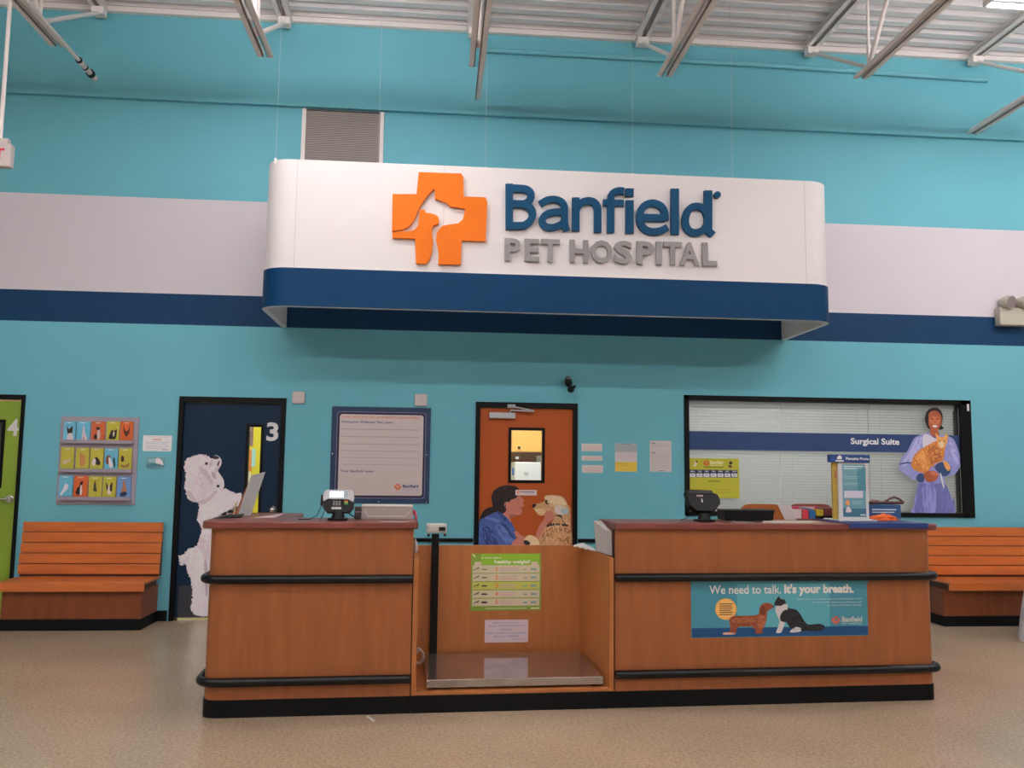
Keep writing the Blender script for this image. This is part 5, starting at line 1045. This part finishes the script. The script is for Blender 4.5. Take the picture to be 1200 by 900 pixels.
single(m, 'magenta_packet', 'magenta and white packet lying on top behind the small coloured boxes', 'packet', tuple(D(2.98, .44, ZC1)), rz=TH)
m = MB(); ua, zt = at_v(962, 594, .52); ub, zb = at_v(981, 604, .52)
B_(m, (ua, .52, ZC1+.001), (ub, .62, ZC1+.024), DARKP, .003); B_(m, (ua-.004, .515, ZC1+.026), (ub+.004, .63, zt-.01), M('maroon_cover', (.20, .045, .045), .5), .003)
single(m, 'maroon_book', 'maroon book on a black base behind the yellow box, left of the display stand', 'book', tuple(D((ua+ub)/2, .57, ZC1)), rz=TH)
# acrylic display stand
t_ = thing('display_stand', 'white leaflet display stand with a blue header on the right counter', 'display stand', tuple(D(2.95, .22, ZC1)), TH)
u0_, zh0 = at_v(972.5, 532.5, .20); u1_, zh1 = at_v(1018.5, 542.3, .20); ZB = ZC1+.008
a0_, _ = at_v(983.5, 600, .20); a1_, _ = at_v(1019, 600, .20)
SW = M('stand_white', (.68, .67, .68), .4)
m = MB(); B_(m, (a0_-.045, .12, ZB), (a1_+.01, .34, ZB+.010), SW, .002); m.build('base', t_)
m = MB(); B_(m, (a0_, .20, ZB+.0105), (a1_-.003, .235, zh1), SW, .002); m.build('white_body', t_)
m = MB(); B_(m, (a0_-.034, .215, ZB+.0105), (a0_-.001, .235, zh1), M('ochre_side', (.48, .33, .06), .45)); sp = m.build('ochre_side_panel', t_)
HB = M('header_blue', (.02, .07, .26), .4); m = MB(); B_(m, (u0_, .19, zh1), (u1_, .24, zh0), HB, .002); hd = m.build('header', t_)
A = Art(deskp(.19), 960, 520, 8.571, base=.0006); A.text(ink('D8DCE8', .6), 'Parasite Prote', 268, 163, 498, 26, 1, .03)
A.poly(ink('C8CCD8', .6), [(178, 150), (186, 128), (205, 116), (224, 130), (228, 150), (205, 156)], 1); A.rect(ink('C8CCD8', .6), 163, 163, 246, 180, 1); A.mb.build('print', hd)
A = Art(deskp(.20), 960, 520, 8.571, base=.0006); A.rect(ink('567E88', .55), 230, 205, 474, 735, 1); A.rect(ink('4868A0', .55), 228, 205, 240, 735, 2); A.rect(ink('A8A4B0', .55), 250, 472, 440, 545, 2)
A.bars(ink('A8B8B8', .55), 245, 440, [228, 250], 12, 2); A.bars(ink('8AA4A8', .55), 245, 420, [330, 345, 395, 410], 6, 2); A.rect(ink('2F5568', .55), 240, 650, 474, 735, 2); A.rect(ink('3E6E7C', .55), 380, 240, 470, 470, 2)
A.poly(ink('B87848', .55), [(262, 590), (285, 560), (305, 590), (300, 620), (270, 612)], 3); A.poly(ink('B0A0A4', .55), [(265, 680), (285, 630), (305, 640), (325, 680), (290, 690)], 3); A.bars(ink('88A0A8', .55), 330, 440, [580, 600], 7, 3); A.bars(ink('B8C4C8', .55), 412, 465, [715], 9, 3); A.mb.build('leaflet', t_)
A = Art(deskp(.215), 960, 520, 8.571, base=.0006); A.poly(ink('8A5A40', .55), [(150, 280), (170, 270), (180, 340), (165, 355), (152, 330)], 1); A.mb.build('print', sp)
# blue mat under the stand
m = MB(); ua, _ = at_v(995, 614, -.034); ub, _ = at_v(1087, 614, -.034)
B_(m, (ua-.03, -.037, ZC1+.0008), (ub, .40, ZC1+.006), M('blue_mat', (.015, .045, .20), .4), .001); B_(m, (ua, -.040, ZC1-.028), (ub, -.033, ZC1+.006), M('blue_mat', (.015, .045, .20), .4), .001)
single(m, 'blue_mat', 'blue counter mat folded over the front edge under the display stand', 'mat', tuple(D((ua+ub)/2, .2, ZC1)), rz=TH)
# blue carton with brown leash on it
t_ = thing('blue_carton', 'low blue carton with white lettering right of the display stand', 'carton', tuple(D(3.3, .5, ZC1)), TH)
ua, zt = at_v(1018, 591.5, .50); ub, zb = at_v(1056, 606, .50)
m = MB(); B_(m, (ua, .50, ZC1+.001), (ub, .66, zt), M('carton_blue', (.03, .10, .28), .45), .002); m.build('box', t_)
A = Art(deskp(.50), 960, 520, 8.571, base=.0006); A.bars(ink('B8C4D8', .6), 530, 775, [662], 12, 1); A.bars(ink('B8C4D8', .6), 530, 755, [688], 10, 1); A.mb.build('print', t_)
BN = M('brown_leather', (.10, .035, .025), .4); m = MB()
ctr = lambda x, y, v=.55: D(*[at_v(x, y, v)[0]], v, at_v(x, y, v)[1])
m.tube([ctr(1019, 589.3), ctr(1035, 589), ctr(1050, 589.2), ctr(1058, 589)], .012, BN, 8); m.tube([ctr(1037, 588), ctr(1042, 584.5), ctr(1048, 582.5), ctr(1054, 585), ctr(1059, 589)], .009, BN, 8); m.tube([ctr(1020, 585.5), ctr(1030, 586.5)], .008, M('pinkish_paper', (.50, .38, .37), .5), 8)
single(m, 'brown_leash', 'brown leather leash lying on the blue carton', 'leash', tuple(D(3.35, .55, ZC1+.08)), rz=TH)
OC = M('orange_cloth', (.80, .14, .02), .6); m = MB(); random.seed(3)
bmx = bmesh.new(); bmesh.ops.create_icosphere(bmx, subdivisions=4, radius=1)
for v_ in bmx.verts:
    x, y, z = v_.co; k = 1+.22*math.sin(7*x+3*y)+.14*math.sin(11*y+5*z)
    v_.co = Vector((x*.105*(1+.1*math.sin(9*y)), y*.055*k, max(z, -.15)*.032*k))
ua, _ = at_v(1038, 607, .25); cz = ZC1+.012
m.bm(bmx, OC, DT @ Matrix.Translation((ua, .28, cz)), True); single(m, 'orange_cloth', 'crumpled orange cloth in front of the blue carton', 'cloth', tuple(D(ua, .28, ZC1+.006)), rz=TH)
# white draped cover at the right edge
m = MB(); n = 28; rings = []
ctrX, ctrY = 5.71, -1.30
for j, (z, r) in enumerate(((.003, .42), (.25, .385), (.45, .35), (.62, .325), (.78, .315), (.90, .31), (.95, .27), (.965, .12))):
    rings.append([(ctrX+(r+.012*math.sin(9*2*PI*i/n)*(1-j/9))*math.cos(2*PI*i/n), ctrY+(r+.012*math.sin(9*2*PI*i/n)*(1-j/9))*math.sin(2*PI*i/n), z) for i in range(n)])
vs = [p for r_ in rings for p in r_]; fs = [[j*n+i, j*n+(i+1) % n, (j+1)*n+(i+1) % n, (j+1)*n+i] for j in range(len(rings)-1) for i in range(n)]+[[(len(rings)-1)*n+i for i in range(n)]]
m.add(vs, fs, M('white_cloth', (.72, .68, .68), .7), True); single(m, 'white_cloth_cover', 'white cloth covered stand cut off by the right edge of the photo', 'covered stand', (ctrX, ctrY, 0))
# light chip of tape on the floor in front
m = MB(); q = [Vector((*onz(x, y, 0).xy, .0006)) for x, y in ((428.5, 839.5), (431, 839), (440, 844.5), (437.5, 846))]; m.prism(q, (0, 0, .0008), M('tape_white', (.6, .56, .5), .5)); single(m, 'floor_tape', 'short strip of pale tape on the floor in front of the left counter', 'tape', tuple(q[0]))

# ------------------------------------------------------------------ world, view
w = bpy.data.worlds.new('world'); scene.world = w; w.use_nodes = True
w.node_tree.nodes['Background'].inputs[0].default_value = (.55, .6, .65, 1); w.node_tree.nodes['Background'].inputs[1].default_value = .2
vs_ = scene.view_settings; vs_.view_transform = 'Standard'; vs_.look = 'None'; vs_.gamma = 1; vs_.use_curve_mapping = False; vs_.exposure = .45
